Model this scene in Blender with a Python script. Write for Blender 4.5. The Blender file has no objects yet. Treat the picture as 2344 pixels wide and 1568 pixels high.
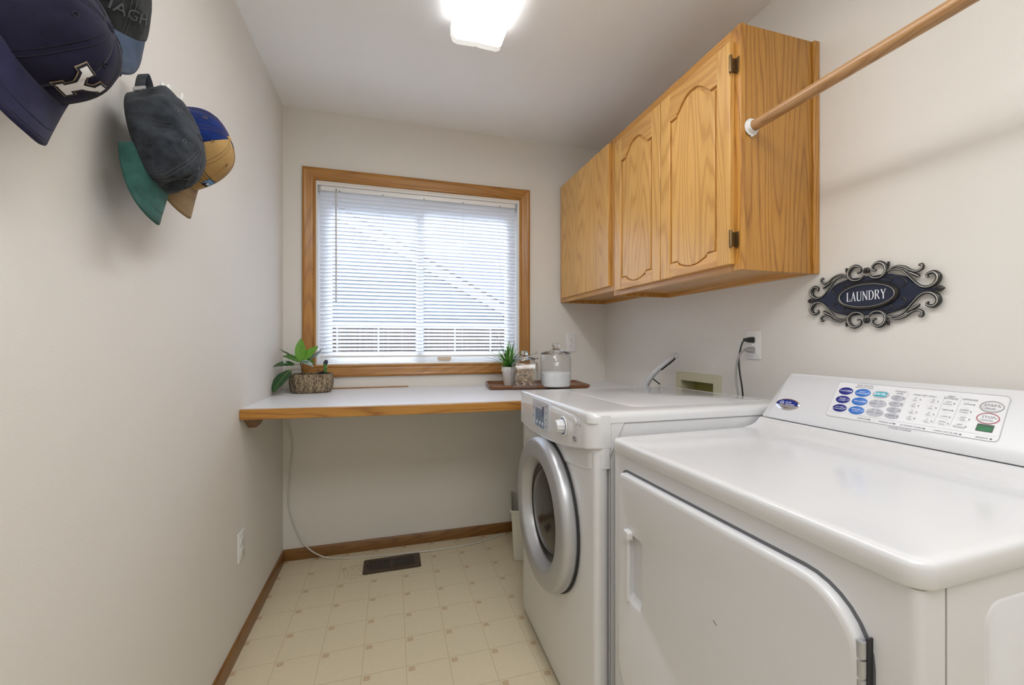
import bpy, bmesh, math, random
from mathutils import Vector, Matrix, Euler
random.seed(7)
COL = bpy.context.scene.collection
SC = bpy.context.scene
PI = math.pi

# ------------------------------------------------------------------ camera
cam_d = bpy.data.cameras.new('camera')
cam = bpy.data.objects.new('camera', cam_d); COL.objects.link(cam)
cam_d.sensor_width = 36.0
cam_d.lens = 945.5 * 36.0 / 2344.0
cam.location = (0, 0, 1.1687)
cam.rotation_euler = (PI/2, 0, -0.2824)
cam_d.clip_start = 0.02
SC.camera = cam

# ------------------------------------------------------------------ world, exposure
SC.view_settings.view_transform = 'Standard'
SC.view_settings.look = 'None'
SC.view_settings.exposure = 0.0
SC.view_settings.gamma = 1.0
SC.view_settings.use_curve_mapping = False
SC.cycles.transparent_max_bounces = 24
SC.cycles.max_bounces = 12
SC.cycles.diffuse_bounces = 6
w = bpy.data.worlds.new('sky'); SC.world = w; w.use_nodes = True
bg = w.node_tree.nodes['Background']
bg.inputs[0].default_value = (0.62, 0.78, 1.0, 1); bg.inputs[1].default_value = .85
# low sun outside, from the left of the window
sd = bpy.data.lights.new('sun', 'SUN'); sd.energy = 2.6; sd.angle = 0.02; sd.color = (1, .95, .88)
so = bpy.data.objects.new('sun', sd); COL.objects.link(so)
so.rotation_euler = Vector((.60, .14, -.78)).to_track_quat('-Z', 'Y').to_euler()
# unseen area lamp added above the yard to strengthen daylight at the window
pd = bpy.data.lights.new('window_fill', 'AREA'); pd.shape = 'RECTANGLE'; pd.size = 3.2; pd.size_y = 2.2
pd.spread = .8; pd.energy = 165; pd.color = (.84, .92, 1.0)
po = bpy.data.objects.new('window_fill', pd); COL.objects.link(po)
po.location = (0.2, 4.6, 4.3)
po.rotation_euler = (Vector((0.18, 2.5, 1.5)) - Vector(po.location)).to_track_quat('-Z', 'Y').to_euler()
FILL_E = 23
ad = bpy.data.lights.new('fill_light', 'AREA'); ad.shape = 'RECTANGLE'; ad.size = 1.2; ad.size_y = .9  # added fill: unseen area lamp near the ceiling behind the camera
ad.energy = FILL_E; ad.color = (.97, .985, 1)
ao = bpy.data.objects.new('fill_light', ad); COL.objects.link(ao)
ao.location = (0.30, -0.35, 2.40)
LENS_E = 12

# ------------------------------------------------------------------ dimensions
XL, YB, XR, YF, ZC = -0.5606, 2.4634, 1.3567, -1.5, 2.438
CT = 0.911      # counter top

# ------------------------------------------------------------------ materials
def new_mat(name):
    m = bpy.data.materials.new(name); m.use_nodes = True
    return m, m.node_tree, m.node_tree.nodes['Principled BSDF']
def simple(name, col, rough=.5, metal=0, coat=0, spec=None, emis=None, es=0, trans=0):
    m, t, b = new_mat(name)
    b.inputs['Base Color'].default_value = (*col, 1)
    b.inputs['Roughness'].default_value = rough
    b.inputs['Metallic'].default_value = metal
    b.inputs['Coat Weight'].default_value = coat
    b.inputs['Coat Roughness'].default_value = .12
    if spec is not None: b.inputs['Specular IOR Level'].default_value = spec
    if emis: b.inputs['Emission Color'].default_value = (*emis, 1); b.inputs['Emission Strength'].default_value = es
    if trans: b.inputs['Transmission Weight'].default_value = trans
    return m
def nd(t, typ, **kw):
    n = t.nodes.new(typ)
    for k, v in kw.items(): setattr(n, k, v)
    return n
def math_n(t, op, a, b=None, c=None):
    n = nd(t, 'ShaderNodeMath', operation=op)
    for i, x in enumerate((a, b, c)):
        if x is None: continue
        if isinstance(x, (int, float)): n.inputs[i].default_value = x
        else: t.links.new(x, n.inputs[i])
    return n.outputs[0]
def mixc(t, fac, a, b):
    n = nd(t, 'ShaderNodeMix', data_type='RGBA')
    for key, x in ((0, fac), (6, a), (7, b)):
        if isinstance(x, tuple): n.inputs[key].default_value = (*x, 1) if len(x) == 3 else x
        elif isinstance(x, (int, float)): n.inputs[key].default_value = x
        else: t.links.new(x, n.inputs[key])
    return n.outputs[2]
def objco(t, scale=(1, 1, 1), loc=(0, 0, 0), rot=(0, 0, 0)):
    tc = nd(t, 'ShaderNodeTexCoord'); mp = nd(t, 'ShaderNodeMapping')
    mp.inputs['Scale'].default_value = scale; mp.inputs['Location'].default_value = loc; mp.inputs['Rotation'].default_value = rot
    t.links.new(tc.outputs['Object'], mp.inputs[0]); return mp.outputs[0]
def noise(t, vec, scale, detail=3, rough=.5):
    n = nd(t, 'ShaderNodeTexNoise'); n.inputs['Scale'].default_value = scale
    n.inputs['Detail'].default_value = detail; n.inputs['Roughness'].default_value = rough
    t.links.new(vec, n.inputs['Vector']); return n.outputs['Fac']
def ramp(t, fac, stops):
    n = nd(t, 'ShaderNodeValToRGB'); e = n.color_ramp.elements
    while len(e) < len(stops): e.new(.5)
    for i, (p, c) in enumerate(stops): e[i].position = p; e[i].color = (*c, 1)
    t.links.new(fac, n.inputs[0]); return n.outputs[0]
def bump(t, b, h, strength=.2, dist=.001):
    n = nd(t, 'ShaderNodeBump'); n.inputs['Strength'].default_value = strength; n.inputs['Distance'].default_value = dist
    t.links.new(h, n.inputs['Height']); t.links.new(n.outputs[0], b.inputs['Normal'])

def wall_mat(name, col, bs=.35):
    m, t, b = new_mat(name)
    v = objco(t)
    b.inputs['Base Color'].default_value = (*col, 1)
    b.inputs['Roughness'].default_value = .62
    b.inputs['Specular IOR Level'].default_value = .3
    bump(t, b, noise(t, v, 230, 2, .5), bs, .0012)
    return m
M_WALL = wall_mat('wall_paint', (.735, .711, .668))
M_CEIL = wall_mat('ceiling_paint', (.87, .865, .86), .25)

def oak(name, axis='Z', tint=(1, 1, 1), scale=1.0, seed=0.0, contrast=1.0):
    """honey oak: pores and cathedral figure stretched along one axis"""
    m, t, b = new_mat(name)
    sv = [6.5*scale]*3; sv['XYZ'.index(axis)] = .55*scale
    fld = noise(t, objco(t, tuple(sv), (seed, seed*1.7, seed*.6)), 1, 1.5, .35)
    ws = [30*scale]*3; ws['XYZ'.index(axis)] = 4*scale
    fld = math_n(t, 'ADD', fld, math_n(t, 'MULTIPLY', noise(t, objco(t, tuple(ws)), 1, 2), .035))
    fr_ = math_n(t, 'FRACT', math_n(t, 'MULTIPLY', fld, 24))
    tri = math_n(t, 'ABSOLUTE', math_n(t, 'SUBTRACT', math_n(t, 'MULTIPLY', fr_, 2), 1))
    s2 = [420*scale]*3; s2['XYZ'.index(axis)] = 9*scale
    p = noise(t, objco(t, tuple(s2)), 1, 2, .6)
    s3 = [5.]*3; s3['XYZ'.index(axis)] = .8
    blot = noise(t, objco(t, tuple(s3), (seed+3, 1, seed)), 1, 2)
    def c(r, g, bb): return (r*tint[0], g*tint[1], bb*tint[2])
    dark = tuple(a + (bq - a)*(1-contrast) for a, bq in zip(c(.33, .145, .024), c(.48, .25, .055)))
    base = ramp(t, tri, [(0, c(.52, .275, .064)), (.55, c(.50, .26, .058)), (.80, c(.44, .215, .044)), (1, dark)])
    pores = ramp(t, p, [(.36, (.62, .52, .42)), (.50, (1, 1, 1))])
    n1 = nd(t, 'ShaderNodeMix', data_type='RGBA', blend_type='MULTIPLY'); n1.inputs[0].default_value = .55*contrast
    t.links.new(base, n1.inputs[6]); t.links.new(pores, n1.inputs[7])
    n2 = nd(t, 'ShaderNodeMix', data_type='RGBA', blend_type='MULTIPLY'); n2.inputs[0].default_value = 1
    t.links.new(n1.outputs[2], n2.inputs[6]); t.links.new(ramp(t, blot, [(.3, (.9, .88, .84)), (.7, (1.08, 1.08, 1.1))]), n2.inputs[7])
    t.links.new(n2.outputs[2], b.inputs['Base Color'])
    b.inputs['Roughness'].default_value = .42
    b.inputs['Coat Weight'].default_value = .45; b.inputs['Coat Roughness'].default_value = .22
    bump(t, b, p, .12, .0004)
    return m
OAK_Z = oak('oak_vertical', 'Z', (1.08, 1.0, .78)); OAK_X = oak('oak_along_x', 'X', (.88, .78, .5), seed=2.); OAK_Y = oak('oak_along_y', 'Y', (1.08, 1.0, .8), seed=4.)
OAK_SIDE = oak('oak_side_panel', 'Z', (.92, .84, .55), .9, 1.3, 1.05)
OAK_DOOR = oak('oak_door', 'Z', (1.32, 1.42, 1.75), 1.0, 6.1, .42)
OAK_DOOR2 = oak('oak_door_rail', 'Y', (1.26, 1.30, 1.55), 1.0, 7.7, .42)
OAK_TRX = oak('oak_trim_x', 'X', (.80, .68, .38), 1.0, 3.3, .5); OAK_TRZ = oak('oak_trim_z', 'Z', (.80, .68, .38), 1.0, 5.3, .5)
OAK_TRY = oak('oak_trim_y', 'Y', (.44, .36, .22), 1.0, 2.3, .8); OAK_TRXD = oak('oak_base_x', 'X', (.44, .36, .22), 1.0, 9.3, .8)
OAK_ROD = oak('rod_wood', 'Y', (.86, .92, 1.7), 2.2, 3.1, .6)

def floor_mat():
    m, t, b = new_mat('vinyl_floor')
    tc = nd(t, 'ShaderNodeTexCoord'); sp = nd(t, 'ShaderNodeSeparateXYZ'); t.links.new(tc.outputs['Object'], sp.inputs[0])
    S = .1529
    fx = math_n(t, 'MULTIPLY', math_n(t, 'FRACT', math_n(t, 'DIVIDE', math_n(t, 'ADD', sp.outputs[0], .4105 + 10*S), S)), S)
    fy = math_n(t, 'MULTIPLY', math_n(t, 'FRACT', math_n(t, 'DIVIDE', math_n(t, 'SUBTRACT', 2.4557 + 10*S, sp.outputs[1]), S)), S)
    line = math_n(t, 'MAXIMUM', math_n(t, 'LESS_THAN', fx, .0022), math_n(t, 'LESS_THAN', fy, .0022))
    def band(x, a, bb): return math_n(t, 'MULTIPLY', math_n(t, 'GREATER_THAN', x, a), math_n(t, 'LESS_THAN', x, bb))
    mark = math_n(t, 'MULTIPLY', band(fx, .0085, .0315), band(fy, .0075, .0275))
    stripe = math_n(t, 'LESS_THAN', math_n(t, 'FRACT', math_n(t, 'DIVIDE', math_n(t, 'SUBTRACT', fy, .0075), .0055)), .62)
    n1 = noise(t, tc.outputs['Object'], 60, 4); n2 = noise(t, tc.outputs['Object'], 2.2, 3)
    base = mixc(t, n1, (.66, .575, .405), (.73, .65, .475))
    base = mixc(t, math_n(t, 'MULTIPLY', n2, .35), base, (.64, .565, .425))
    c1 = mixc(t, math_n(t, 'MULTIPLY', line, .55), base, (.36, .27, .14))
    c2 = mixc(t, math_n(t, 'MULTIPLY', mark, math_n(t, 'ADD', .25, math_n(t, 'MULTIPLY', stripe, .45))), c1, (.42, .24, .10))
    # rusty stain round the floor register
    vs = nd(t, 'ShaderNodeVectorMath', operation='DISTANCE'); t.links.new(tc.outputs['Object'], vs.inputs[0]); vs.inputs[1].default_value = (-.17, 2.25, 0)
    st = math_n(t, 'MULTIPLY', math_n(t, 'LESS_THAN', vs.outputs['Value'], .075), math_n(t, 'GREATER_THAN', noise(t, tc.outputs['Object'], 95, 3), .55))
    c3 = mixc(t, math_n(t, 'MULTIPLY', st, .45), c2, (.38, .22, .13))
    t.links.new(c3, b.inputs['Base Color'])
    b.inputs['Roughness'].default_value = .42
    bump(t, b, line, .3, -.0006)
    return m
M_FLOOR = floor_mat()

WHITE_EN = simple('white_enamel', (.655, .66, .68), .22, coat=.5)
WHITE_PL = simple('white_appliance_plastic', (.65, .655, .675), .35, coat=.15)
CREAM_PL = simple('cream_plastic', (.70, .69, .62), .4)
WHITE_TRIM = simple('white_vinyl', (.80, .80, .80), .4)
LAMINATE = simple('white_laminate', (.74, .75, .78), .32)
PLATE_W = simple('outlet_white', (.76, .76, .75), .35)
BLACK_PL = simple('black_plastic', (.012, .012, .013), .4)
DARK = simple('dark_gap', (.02, .02, .022), .6)
GREY_PL = simple('grey_plastic', (.30, .30, .29), .45)
LGREY_PL = simple('light_grey_plastic', (.50, .51, .54), .42)
SILVER = simple('silver_paint', (.47, .48, .50), .36, .6)
CHROME = simple('chrome', (.8, .8, .82), .12, 1)
BRASS = simple('antique_brass', (.20, .13, .06), .38, .9)
BROWN_MET = simple('brown_register_metal', (.085, .06, .042), .45, .35)
NAVY_DK = simple('navy_button', (.005, .012, .19), .35)
BLUE_MID = simple('blue_button', (.03, .15, .50), .35)
TEAL = simple('teal_button', (.0, .34, .42), .35)
BTN_GREY = simple('grey_button', (.42, .43, .48), .4)
INK = simple('grey_ink', (.10, .10, .12), .5)
INK_L = simple('light_ink', (.33, .33, .35), .5)
WINK = simple('white_ink', (.85, .87, .92), .4)
RED_INK = simple('red_ring', (.42, .06, .10), .4)
GREEN_D = simple('green_display', (.0, .045, .015), .35)
GREEN_L = simple('green_display_light', (.008, .16, .05), .45)
LCD = simple('blue_display', (.20, .27, .40), .25)
LCD_L = simple('pale_display', (.56, .60, .68), .3)
DIAL_BLUE = simple('dial_blue', (.10, .16, .36), .35)

def thin_glass(name, col=(1, 1, 1), refl=1.0, ior=1.45):
    m = bpy.data.materials.new(name); m.use_nodes = True; t = m.node_tree; t.nodes.clear()
    o = nd(t, 'ShaderNodeOutputMaterial'); mx = nd(t, 'ShaderNodeMixShader'); tr = nd(t, 'ShaderNodeBsdfTransparent'); gl = nd(t, 'ShaderNodeBsdfGlossy')
    lw = nd(t, 'ShaderNodeLayerWeight'); lw.inputs[0].default_value = .5
    fz_ = math_n(t, 'ADD', math_n(t, 'MULTIPLY', math_n(t, 'POWER', lw.outputs['Facing'], 4.5), .45), .035)
    tr.inputs[0].default_value = (*col, 1); gl.inputs['Roughness'].default_value = .02
    t.links.new(math_n(t, 'MULTIPLY', fz_, refl), mx.inputs[0]); t.links.new(tr.outputs[0], mx.inputs[1]); t.links.new(gl.outputs[0], mx.inputs[2]); t.links.new(mx.outputs[0], o.inputs[0])
    return m
PANE = thin_glass('window_glass', (.97, .98, 1)); JAR_GLASS = thin_glass('jar_glass', (.985, .992, .995), 1.5, 1.28)
m, t, b = new_mat('thick_glass'); THICK_GLASS = m
b.inputs['Transmission Weight'].default_value = 1; b.inputs['Roughness'].default_value = .01; b.inputs['IOR'].default_value = 1.5; b.inputs['Base Color'].default_value = (.95, .98, 1, 1)
DOOR_GLASS = simple('door_glass', (.035, .031, .027), .13)

# slats let some daylight through
def slat_mat():
    m = bpy.data.materials.new('blind_slat'); m.use_nodes = True; t = m.node_tree; b = t.nodes['Principled BSDF']; o = t.nodes['Material Output']
    b.inputs['Base Color'].default_value = (.88, .90, .94, 1); b.inputs['Roughness'].default_value = .35
    tl = nd(t, 'ShaderNodeBsdfTranslucent'); tl.inputs[0].default_value = (.86, .90, .97, 1)
    mx = nd(t, 'ShaderNodeMixShader'); mx.inputs[0].default_value = .16
    t.links.new(b.outputs[0], mx.inputs[1]); t.links.new(tl.outputs[0], mx.inputs[2]); t.links.new(mx.outputs[0], o.inputs[0]); return m
SLAT = slat_mat()

# ------------------------------------------------------------------ mesh builder
def M_loc(x, y, z): return Matrix.Translation((x, y, z))
def M_axes(o, ex, ey, ez):
    m = Matrix.Identity(4)
    for i, a in enumerate((ex, ey, ez)):
        for j in range(3): m[j][i] = a[j]
    m.translation = Vector(o); return m
def rrect(x0, x1, y0, y1, r, n=6):
    out = []
    for cx, cy, a0 in ((x1-r, y1-r, 0), (x0+r, y1-r, 90), (x0+r, y0+r, 180), (x1-r, y0+r, 270)):
        for k in range(n+1):
            a = math.radians(a0 + 90*k/n); out.append((cx + r*math.cos(a), cy + r*math.sin(a)))
    return out
def ellipse(cx, cy, a, b, n=32): return [(cx + a*math.cos(2*PI*k/n), cy + b*math.sin(2*PI*k/n)) for k in range(n)]

class MB:
    def __init__(s): s.v = []; s.f = []; s.mi = []; s.mats = []
    def mid(s, m):
        if m not in s.mats: s.mats.append(m)
        return s.mats.index(m)
    def add(s, vs, fs, mat, M=None):
        o = len(s.v); i = s.mid(mat)
        s.v += [tuple(M @ Vector(p)) if M else tuple(p) for p in vs]
        for f in fs: s.f.append([o + k for k in f]); s.mi.append(i)
        return s
    def box(s, x0, x1, y0, y1, z0, z1, mat, M=None):
        vs = [(x, y, z) for x in (x0, x1) for y in (y0, y1) for z in (z0, z1)]
        return s.add(vs, [(0, 1, 3, 2), (4, 6, 7, 5), (0, 4, 5, 1), (2, 3, 7, 6), (0, 2, 6, 4), (1, 5, 7, 3)], mat, M)
    def loft(s, rings, mat, M=None, cap0=True, cap1=True, closed=True):
        n = len(rings[0]); vs = [p for r in rings for p in r]; fs = []
        for i in range(len(rings)-1):
            for k in range(n if closed else n-1):
                k2 = (k+1) % n; fs.append((i*n+k, i*n+k2, (i+1)*n+k2, (i+1)*n+k))
        if cap0: fs.append(tuple(range(n))[::-1])
        if cap1: fs.append(tuple((len(rings)-1)*n + k for k in range(n)))
        return s.add(vs, fs, mat, M)
    def stack(s, rings, mat, M=None, **kw):      # rings = [(list2d, z)]
        return s.loft([[(x, y, z) for x, y in r] for r, z in rings], mat, M, **kw)
    def prism(s, poly, z0, z1, mat, M=None): return s.stack([(poly, z0), (poly, z1)], mat, M)
    def lathe(s, prof, mat, M=None, n=32, cap0=False, cap1=False):
        return s.loft([[(r*math.cos(2*PI*k/n), r*math.sin(2*PI*k/n), z) for k in range(n)] for r, z in prof], mat, M, cap0=cap0, cap1=cap1)
    def cyl(s, r, z0, z1, mat, M=None, n=24): return s.lathe([(r, z0), (r, z1)], mat, M, n, True, True)
    def tube(s, pts, r, mat, n=8, M=None, sx=1.0):
        pts = [Vector(p) for p in pts]; rings = []
        up = Vector((0, 0, 1)); prev = None
        for i, p in enumerate(pts):
            tdir = (pts[min(i+1, len(pts)-1)] - pts[max(i-1, 0)]).normalized()
            if prev is None:
                a = tdir.cross(up)
                if a.length < .1: a = tdir.cross(Vector((1, 0, 0)))
                a.normalize()
            else:
                a = (prev - tdir*prev.dot(tdir)).normalized()
            prev = a; b_ = tdir.cross(a)
            rr = r[i] if isinstance(r, (list, tuple)) else r
            rings.append([tuple(p + a*rr*math.cos(2*PI*k/n) + b_*rr*sx*math.sin(2*PI*k/n)) for k in range(n)])
        return s.loft(rings, mat, M)
    def text(s, txt, size, mat, M, z=0.0, align='CENTER', xs=1.0, shear=0.0, bold=0.0):
        cu = bpy.data.curves.new('t', 'FONT'); cu.body = txt; cu.size = size; cu.align_x = align; cu.align_y = 'CENTER'
        cu.resolution_u = 2; cu.shear = shear; cu.offset = bold
        ob = bpy.data.objects.new('t', cu); COL.objects.link(ob)
        dg = bpy.context.evaluated_depsgraph_get(); ev = ob.evaluated_get(dg); me = ev.to_mesh()
        vs = [(v.co.x*xs, v.co.y, z) for v in me.vertices]; fs = [tuple(p.vertices) for p in me.polygons]
        ev.to_mesh_clear(); bpy.data.objects.remove(ob); bpy.data.curves.remove(cu)
        return s.add(vs, fs, mat, M)
    def build(s, name, parent=None, bevel=0, seg=2, angle=38, sub=0, solid=0, label=None):
        me = bpy.data.meshes.new(name); me.from_pydata(s.v, [], s.f)
        for m in s.mats: me.materials.append(m)
        me.polygons.foreach_set('material_index', s.mi); me.update()
        bm = bmesh.new(); bm.from_mesh(me); bmesh.ops.recalc_face_normals(bm, faces=bm.faces); bm.to_mesh(me); bm.free()
        me.shade_smooth(); me.set_sharp_from_angle(angle=math.radians(angle))
        o = bpy.data.objects.new(name, me); COL.objects.link(o)
        if parent: o.parent = parent
        if solid: md = o.modifiers.new('solid', 'SOLIDIFY'); md.thickness = solid; md.offset = 0
        if bevel:
            md = o.modifiers.new('bevel', 'BEVEL'); md.width = bevel; md.segments = seg; md.limit_method = 'ANGLE'; md.angle_limit = math.radians(40); md.harden_normals = False
        if sub: md = o.modifiers.new('sub', 'SUBSURF'); md.levels = sub; md.render_levels = sub
        if label: o['label'] = label
        return o
def empty(name, loc, rz=0):
    o = bpy.data.objects.new(name, None); COL.objects.link(o); o.location = loc; o.rotation_euler = (0, 0, rz); o.empty_display_size = .05
    return o
def tag(o, label, cat, group=None, kind=None):
    o['label'] = label; o['category'] = cat
    if group: o['group'] = group
    if kind: o['kind'] = kind
    return o
def struct(o, label=None):
    o['kind'] = 'structure'
    if label: o['label'] = label
    return o
def copy_tree(o, parent=None):
    c = o.copy(); COL.objects.link(c)
    if parent: c.parent = parent
    for ch in list(o.children): copy_tree(ch, c)
    return c
def cat_rom(pts, n=6):
    pts = [Vector(p) for p in pts]; out = []
    P = [pts[0]*2 - pts[1]] + pts + [pts[-1]*2 - pts[-2]]
    for i in range(1, len(P)-2):
        for k in range(n):
            u = k/n; a, b_, c, d = P[i-1:i+3]
            out.append(.5*((2*b_) + (c-a)*u + (2*a-5*b_+4*c-d)*u*u + (3*b_-a-3*c+d)*u**3))
    out.append(pts[-1]); return out

# ================================================================== SETTING
T = .12
WX0, WX1, WZ0, WZ1 = -.398, .757, 1.047, 2.040     # window opening
mb = MB()
mb.box(XL-T, WX0, YB, YB+T, 0, ZC, M_WALL).box(WX1, XR+T, YB, YB+T, 0, ZC, M_WALL)
mb.box(WX0, WX1, YB, YB+T, 0, WZ0, M_WALL).box(WX0, WX1, YB, YB+T, WZ1, ZC, M_WALL)
struct(mb.build('wall_back'), 'warm white textured wall around the window')
struct(MB().box(XL-T, XL, YF-T, YB+T, 0, ZC, M_WALL).build('wall_left'), 'long warm white textured wall hung with caps')
BY0, BY1, BZ0, BZ1 = 1.4925, 1.7061, .86, .988       # recess for the supply box
mb = MB()
mb.box(XR, XR+T, YF-T, BY0, 0, ZC, M_WALL).box(XR, XR+T, BY1, YB+T, 0, ZC, M_WALL)
mb.box(XR, XR+T, BY0, BY1, 0, BZ0, M_WALL).box(XR, XR+T, BY0, BY1, BZ1, ZC, M_WALL)
struct(mb.build('wall_right'), 'warm white textured wall behind washer and dryer')
struct(MB().box(XL-T, XR+T, YF-T, YF, 0, ZC, M_WALL).build('wall_front'))
struct(MB().box(XL-T, XR+T, YF-T, YB+T, -.06, 0, M_FLOOR).build('floor'), 'cream sheet vinyl with a grid of small squares')
struct(MB().box(XL-T, XR+T, YF-T, YB+T, ZC, ZC+.08, M_CEIL).build('ceiling'), 'flat white ceiling')
# baseboards
def base_prof(h=.0593, d=.0115): return [(0, 0), (d, 0), (d, h-.006), (d-.003, h-.001), (d-.006, h), (0, h)]
bp = base_prof()
struct(MB().loft([[(XL + d, y, z) for d, z in bp] for y in (YF, YB-.0115)], OAK_TRY).build('baseboard_left'), 'oak baseboard along the left wall')
struct(MB().loft([[(x, YB - d, z) for d, z in bp] for x in (XL, XR)], OAK_TRXD).build('baseboard_back'), 'oak baseboard under the window wall counter')

# window casing, mitred moulding
def casing():
    ox0, ox1, oz0, oz1 = -.466, .8286, .978, 2.121
    prof = [(0, 0), (0, .012), (.004, .017), (.012, .019), (.018, .0165), (.030, .014), (.044, .0115), (.052, .0095), (.0555, .012), (.061, .012), (.0645, .008), (.0665, 0)]
    mb = MB()
    def corner(d, h): return [(ox0+d, YB-h, oz0+d), (ox1-d, YB-h, oz0+d), (ox1-d, YB-h, oz1-d), (ox0+d, YB-h, oz1-d)]
    for (d0, h0), (d1, h1) in zip(prof, prof[1:]):
        a, b_ = corner(d0, h0), corner(d1, h1)
        for k in range(4):
            k2 = (k+1) % 4; mb.add([a[k], a[k2], b_[k2], b_[k]], [(0, 1, 2, 3)], OAK_TRX if k in (0, 2) else OAK_TRZ)
    o = mb.build('trim_1', angle=28); return o
struct(casing(), 'honey oak moulded casing around the window')

# window unit
win = empty('window_1', ((WX0+WX1)/2, YB+.075, WZ0)); struct(win, 'white vinyl slider window with two sashes')
hw = (WX1-WX0)/2; hh = WZ1-WZ0
def rect_frame(mb, x0, x1, z0, z1, wd, y0, y1, mat):
    mb.box(x0, x0+wd, y0, y1, z0, z1, mat).box(x1-wd, x1, y0, y1, z0, z1, mat)
    mb.box(x0+wd, x1-wd, y0, y1, z0, z0+wd, mat).box(x0+wd, x1-wd, y0, y1, z1-wd, z1, mat)
mb = MB()      # jamb liner
yj0, yj1 = -.0735, .045
mb.box(-hw, -hw+.006, yj0, yj1, 0, hh, WHITE_TRIM).box(hw-.006, hw, yj0, yj1, 0, hh, WHITE_TRIM).box(-hw+.006, hw-.006, yj0, yj1, 0, .006, WHITE_TRIM).box(-hw+.006, hw-.006, yj0, yj1, hh-.006, hh, WHITE_TRIM)
mb.build('window_jamb', win)
mb = MB(); rect_frame(mb, -hw+.006, hw-.006, .006, hh-.006, .028, -.01, .045, WHITE_TRIM); mb.build('window_frame', win, .002)
def sash(x0, x1, y0):
    mb = MB(); rect_frame(mb, x0, x1, .034, hh-.034, .034, y0, y0+.022, WHITE_TRIM); f = mb.build('sash', win, .002)
    MB().box(x0+.03, x1-.03, y0+.009, y0+.013, .064, hh-.064, PANE).build('glass_pane', f)
xm = -.02
sash(-hw+.034, xm+.022, .016); sash(xm-.022, hw-.034, -.008)
mb = MB(); mb.box(xm-.008, xm+.008, -.022, -.008, .040, .056, SILVER); mb.cyl(.006, -.03, -.022, CHROME, M_axes((xm, 0, .048), (1, 0, 0), (0, 0, 1), (0, 1, 0)))
mb.build('latch', win, .001, label='small metal sash lock')
MB().stack([(rrect(.085, .165, .012, .044, .012), -.016), (rrect(.085, .165, .012, .044, .012), -.0085)], simple('tan_tab', (.45, .33, .22), .5), M_axes((0, 0, 0), (1, 0, 0), (0, 0, 1), (0, 1, 0))).build('finger_pull', win, label='tan finger pull')
for xa in (-.27, .20): MB().box(xa, xa+.09, -.0095, -.0085 if xa > 0 else .0155, .02, .026, simple('sticker%d' % int(xa*100), (.9, .92, .95), .3)).build('sticker', win)

# ================================================================== BLIND
bl = empty('venetian_blind', (0, YB+.028, WZ0))
tag(bl, 'white mini venetian blind lowered over the window, slats nearly open at the bottom', 'blind')
bx0, bx1 = WX0+.012, WX1-.012
zt = WZ1 - WZ0 - .006
mb = MB(); mb.box(bx0+.006, bx1-.006, -.014, .014, zt-.026, zt, WHITE_TRIM); mb.build('headrail', bl, .002)
for sx, x in ((1, bx0-.004), (-1, bx1+.004)):
    mb = MB(); mb.box(min(x, x+sx*.010), max(x, x+sx*.010), -.018, .016, zt-.032, zt+.003, SILVER)
    mb.box(min(x, x+sx*.035), max(x, x+sx*.035), -.0185, -.0145, zt-.034, zt-.026, SILVER); mb.build('bracket', bl, .001)
z_low, n_sl = .052, 43
zs = [z_low + .012 + (zt-.040-z_low-.012)*k/(n_sl-1) for k in range(n_sl)]
mb = MB()
for k, z in enumerate(zs):
    ang = math.radians(31)          # inner edge up
    prof = []
    for j in range(7):
        u = -0.0125 + .025*j/6
        c = .0022*(1-(u/.0125)**2)
        y = u*math.cos(ang) + c*math.sin(ang)*0; zz = -u*math.sin(ang)*-1
        prof.append((u*math.cos(ang), -u*math.sin(ang)*1.0 + c))
    mb.loft([[(x, y, z+q) for y, q in prof] for x in (bx0+.002, bx1-.002)], SLAT, cap0=False, cap1=False, closed=False)
mb.build('slat_stack', bl, angle=60)
MB().box(bx0+.002, bx1-.002, -.011, .011, z_low-.016, z_low-.004, WHITE_TRIM).build('bottom_rail', bl, .003)
CORD = simple('white_cord', (.75, .77, .80), .6)
for i in range(5):
    x = bx0 + .105 + i*(bx1-bx0-.21)/4
    mb = MB()
    for yy in (-.0125, .0125): mb.box(x-.0005, x+.0005, yy-.0005, yy+.0005, z_low-.008, zt-.02, CORD)
    mb.cyl(.004, -.0155, -.013, GREY_PL, M_axes((x, 0, zt-.022), (1, 0, 0), (0, 0, 1), (0, 1, 0)), 10)
    mb.tube([(x, -.008, z_low-.016), (x+.004, -.012, z_low-.022), (x+.008, -.008, z_low-.016)], .0007, CORD, 5)
    mb.build('ladder_cord', bl)
MB().cyl(.0045, zt-.64, zt-.03, simple('clear_wand', (.60, .58, .58), .25), M_loc(bx0+.088, -.024, 0), 6).cyl(.0035, zt-.03, zt-.014, GREY_PL, M_loc(bx0+.088, -.021, 0), 8).build('tilt_wand', bl)

# ================================================================== COUNTER
ct = empty('countertop', (XL, 1.8024, 0))
tag(ct, 'white laminate counter with oak front edge along the window wall', 'countertop')
L, Dp = XR-XL, YB-1.8024
def sag(x, y): return CT + .002 - (.0125*math.sin(min(1, x/1.2)*PI/2))*max(0, 1 - y/.24)
nx = 16
def slab(z_off0, z_off1, ys, mat):
    mb = MB(); rings = []
    for i in range(nx+1):
        x = .0005 + (L-.001)*i/nx
        rings.append([(x, y, sag(x, y)+z_off0) for y in ys] + [(x, y, sag(x, y)+z_off1) for y in ys[::-1]])
    mb.loft(rings, mat); return mb
slab(-.030, 0, [.0185, .08, .16, .24, Dp-.0005], LAMINATE).build('laminate_top', ct)
mb = slab(-.041, -.0015, [0, .018], OAK_X); mb.build('edge_strip', ct, .002)
mb = MB(); pts = [(0.035, -.031), (.24, -.031), (.235, -.034), (.165, -.074), (.10, -.078), (.045, -.036)]
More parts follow.
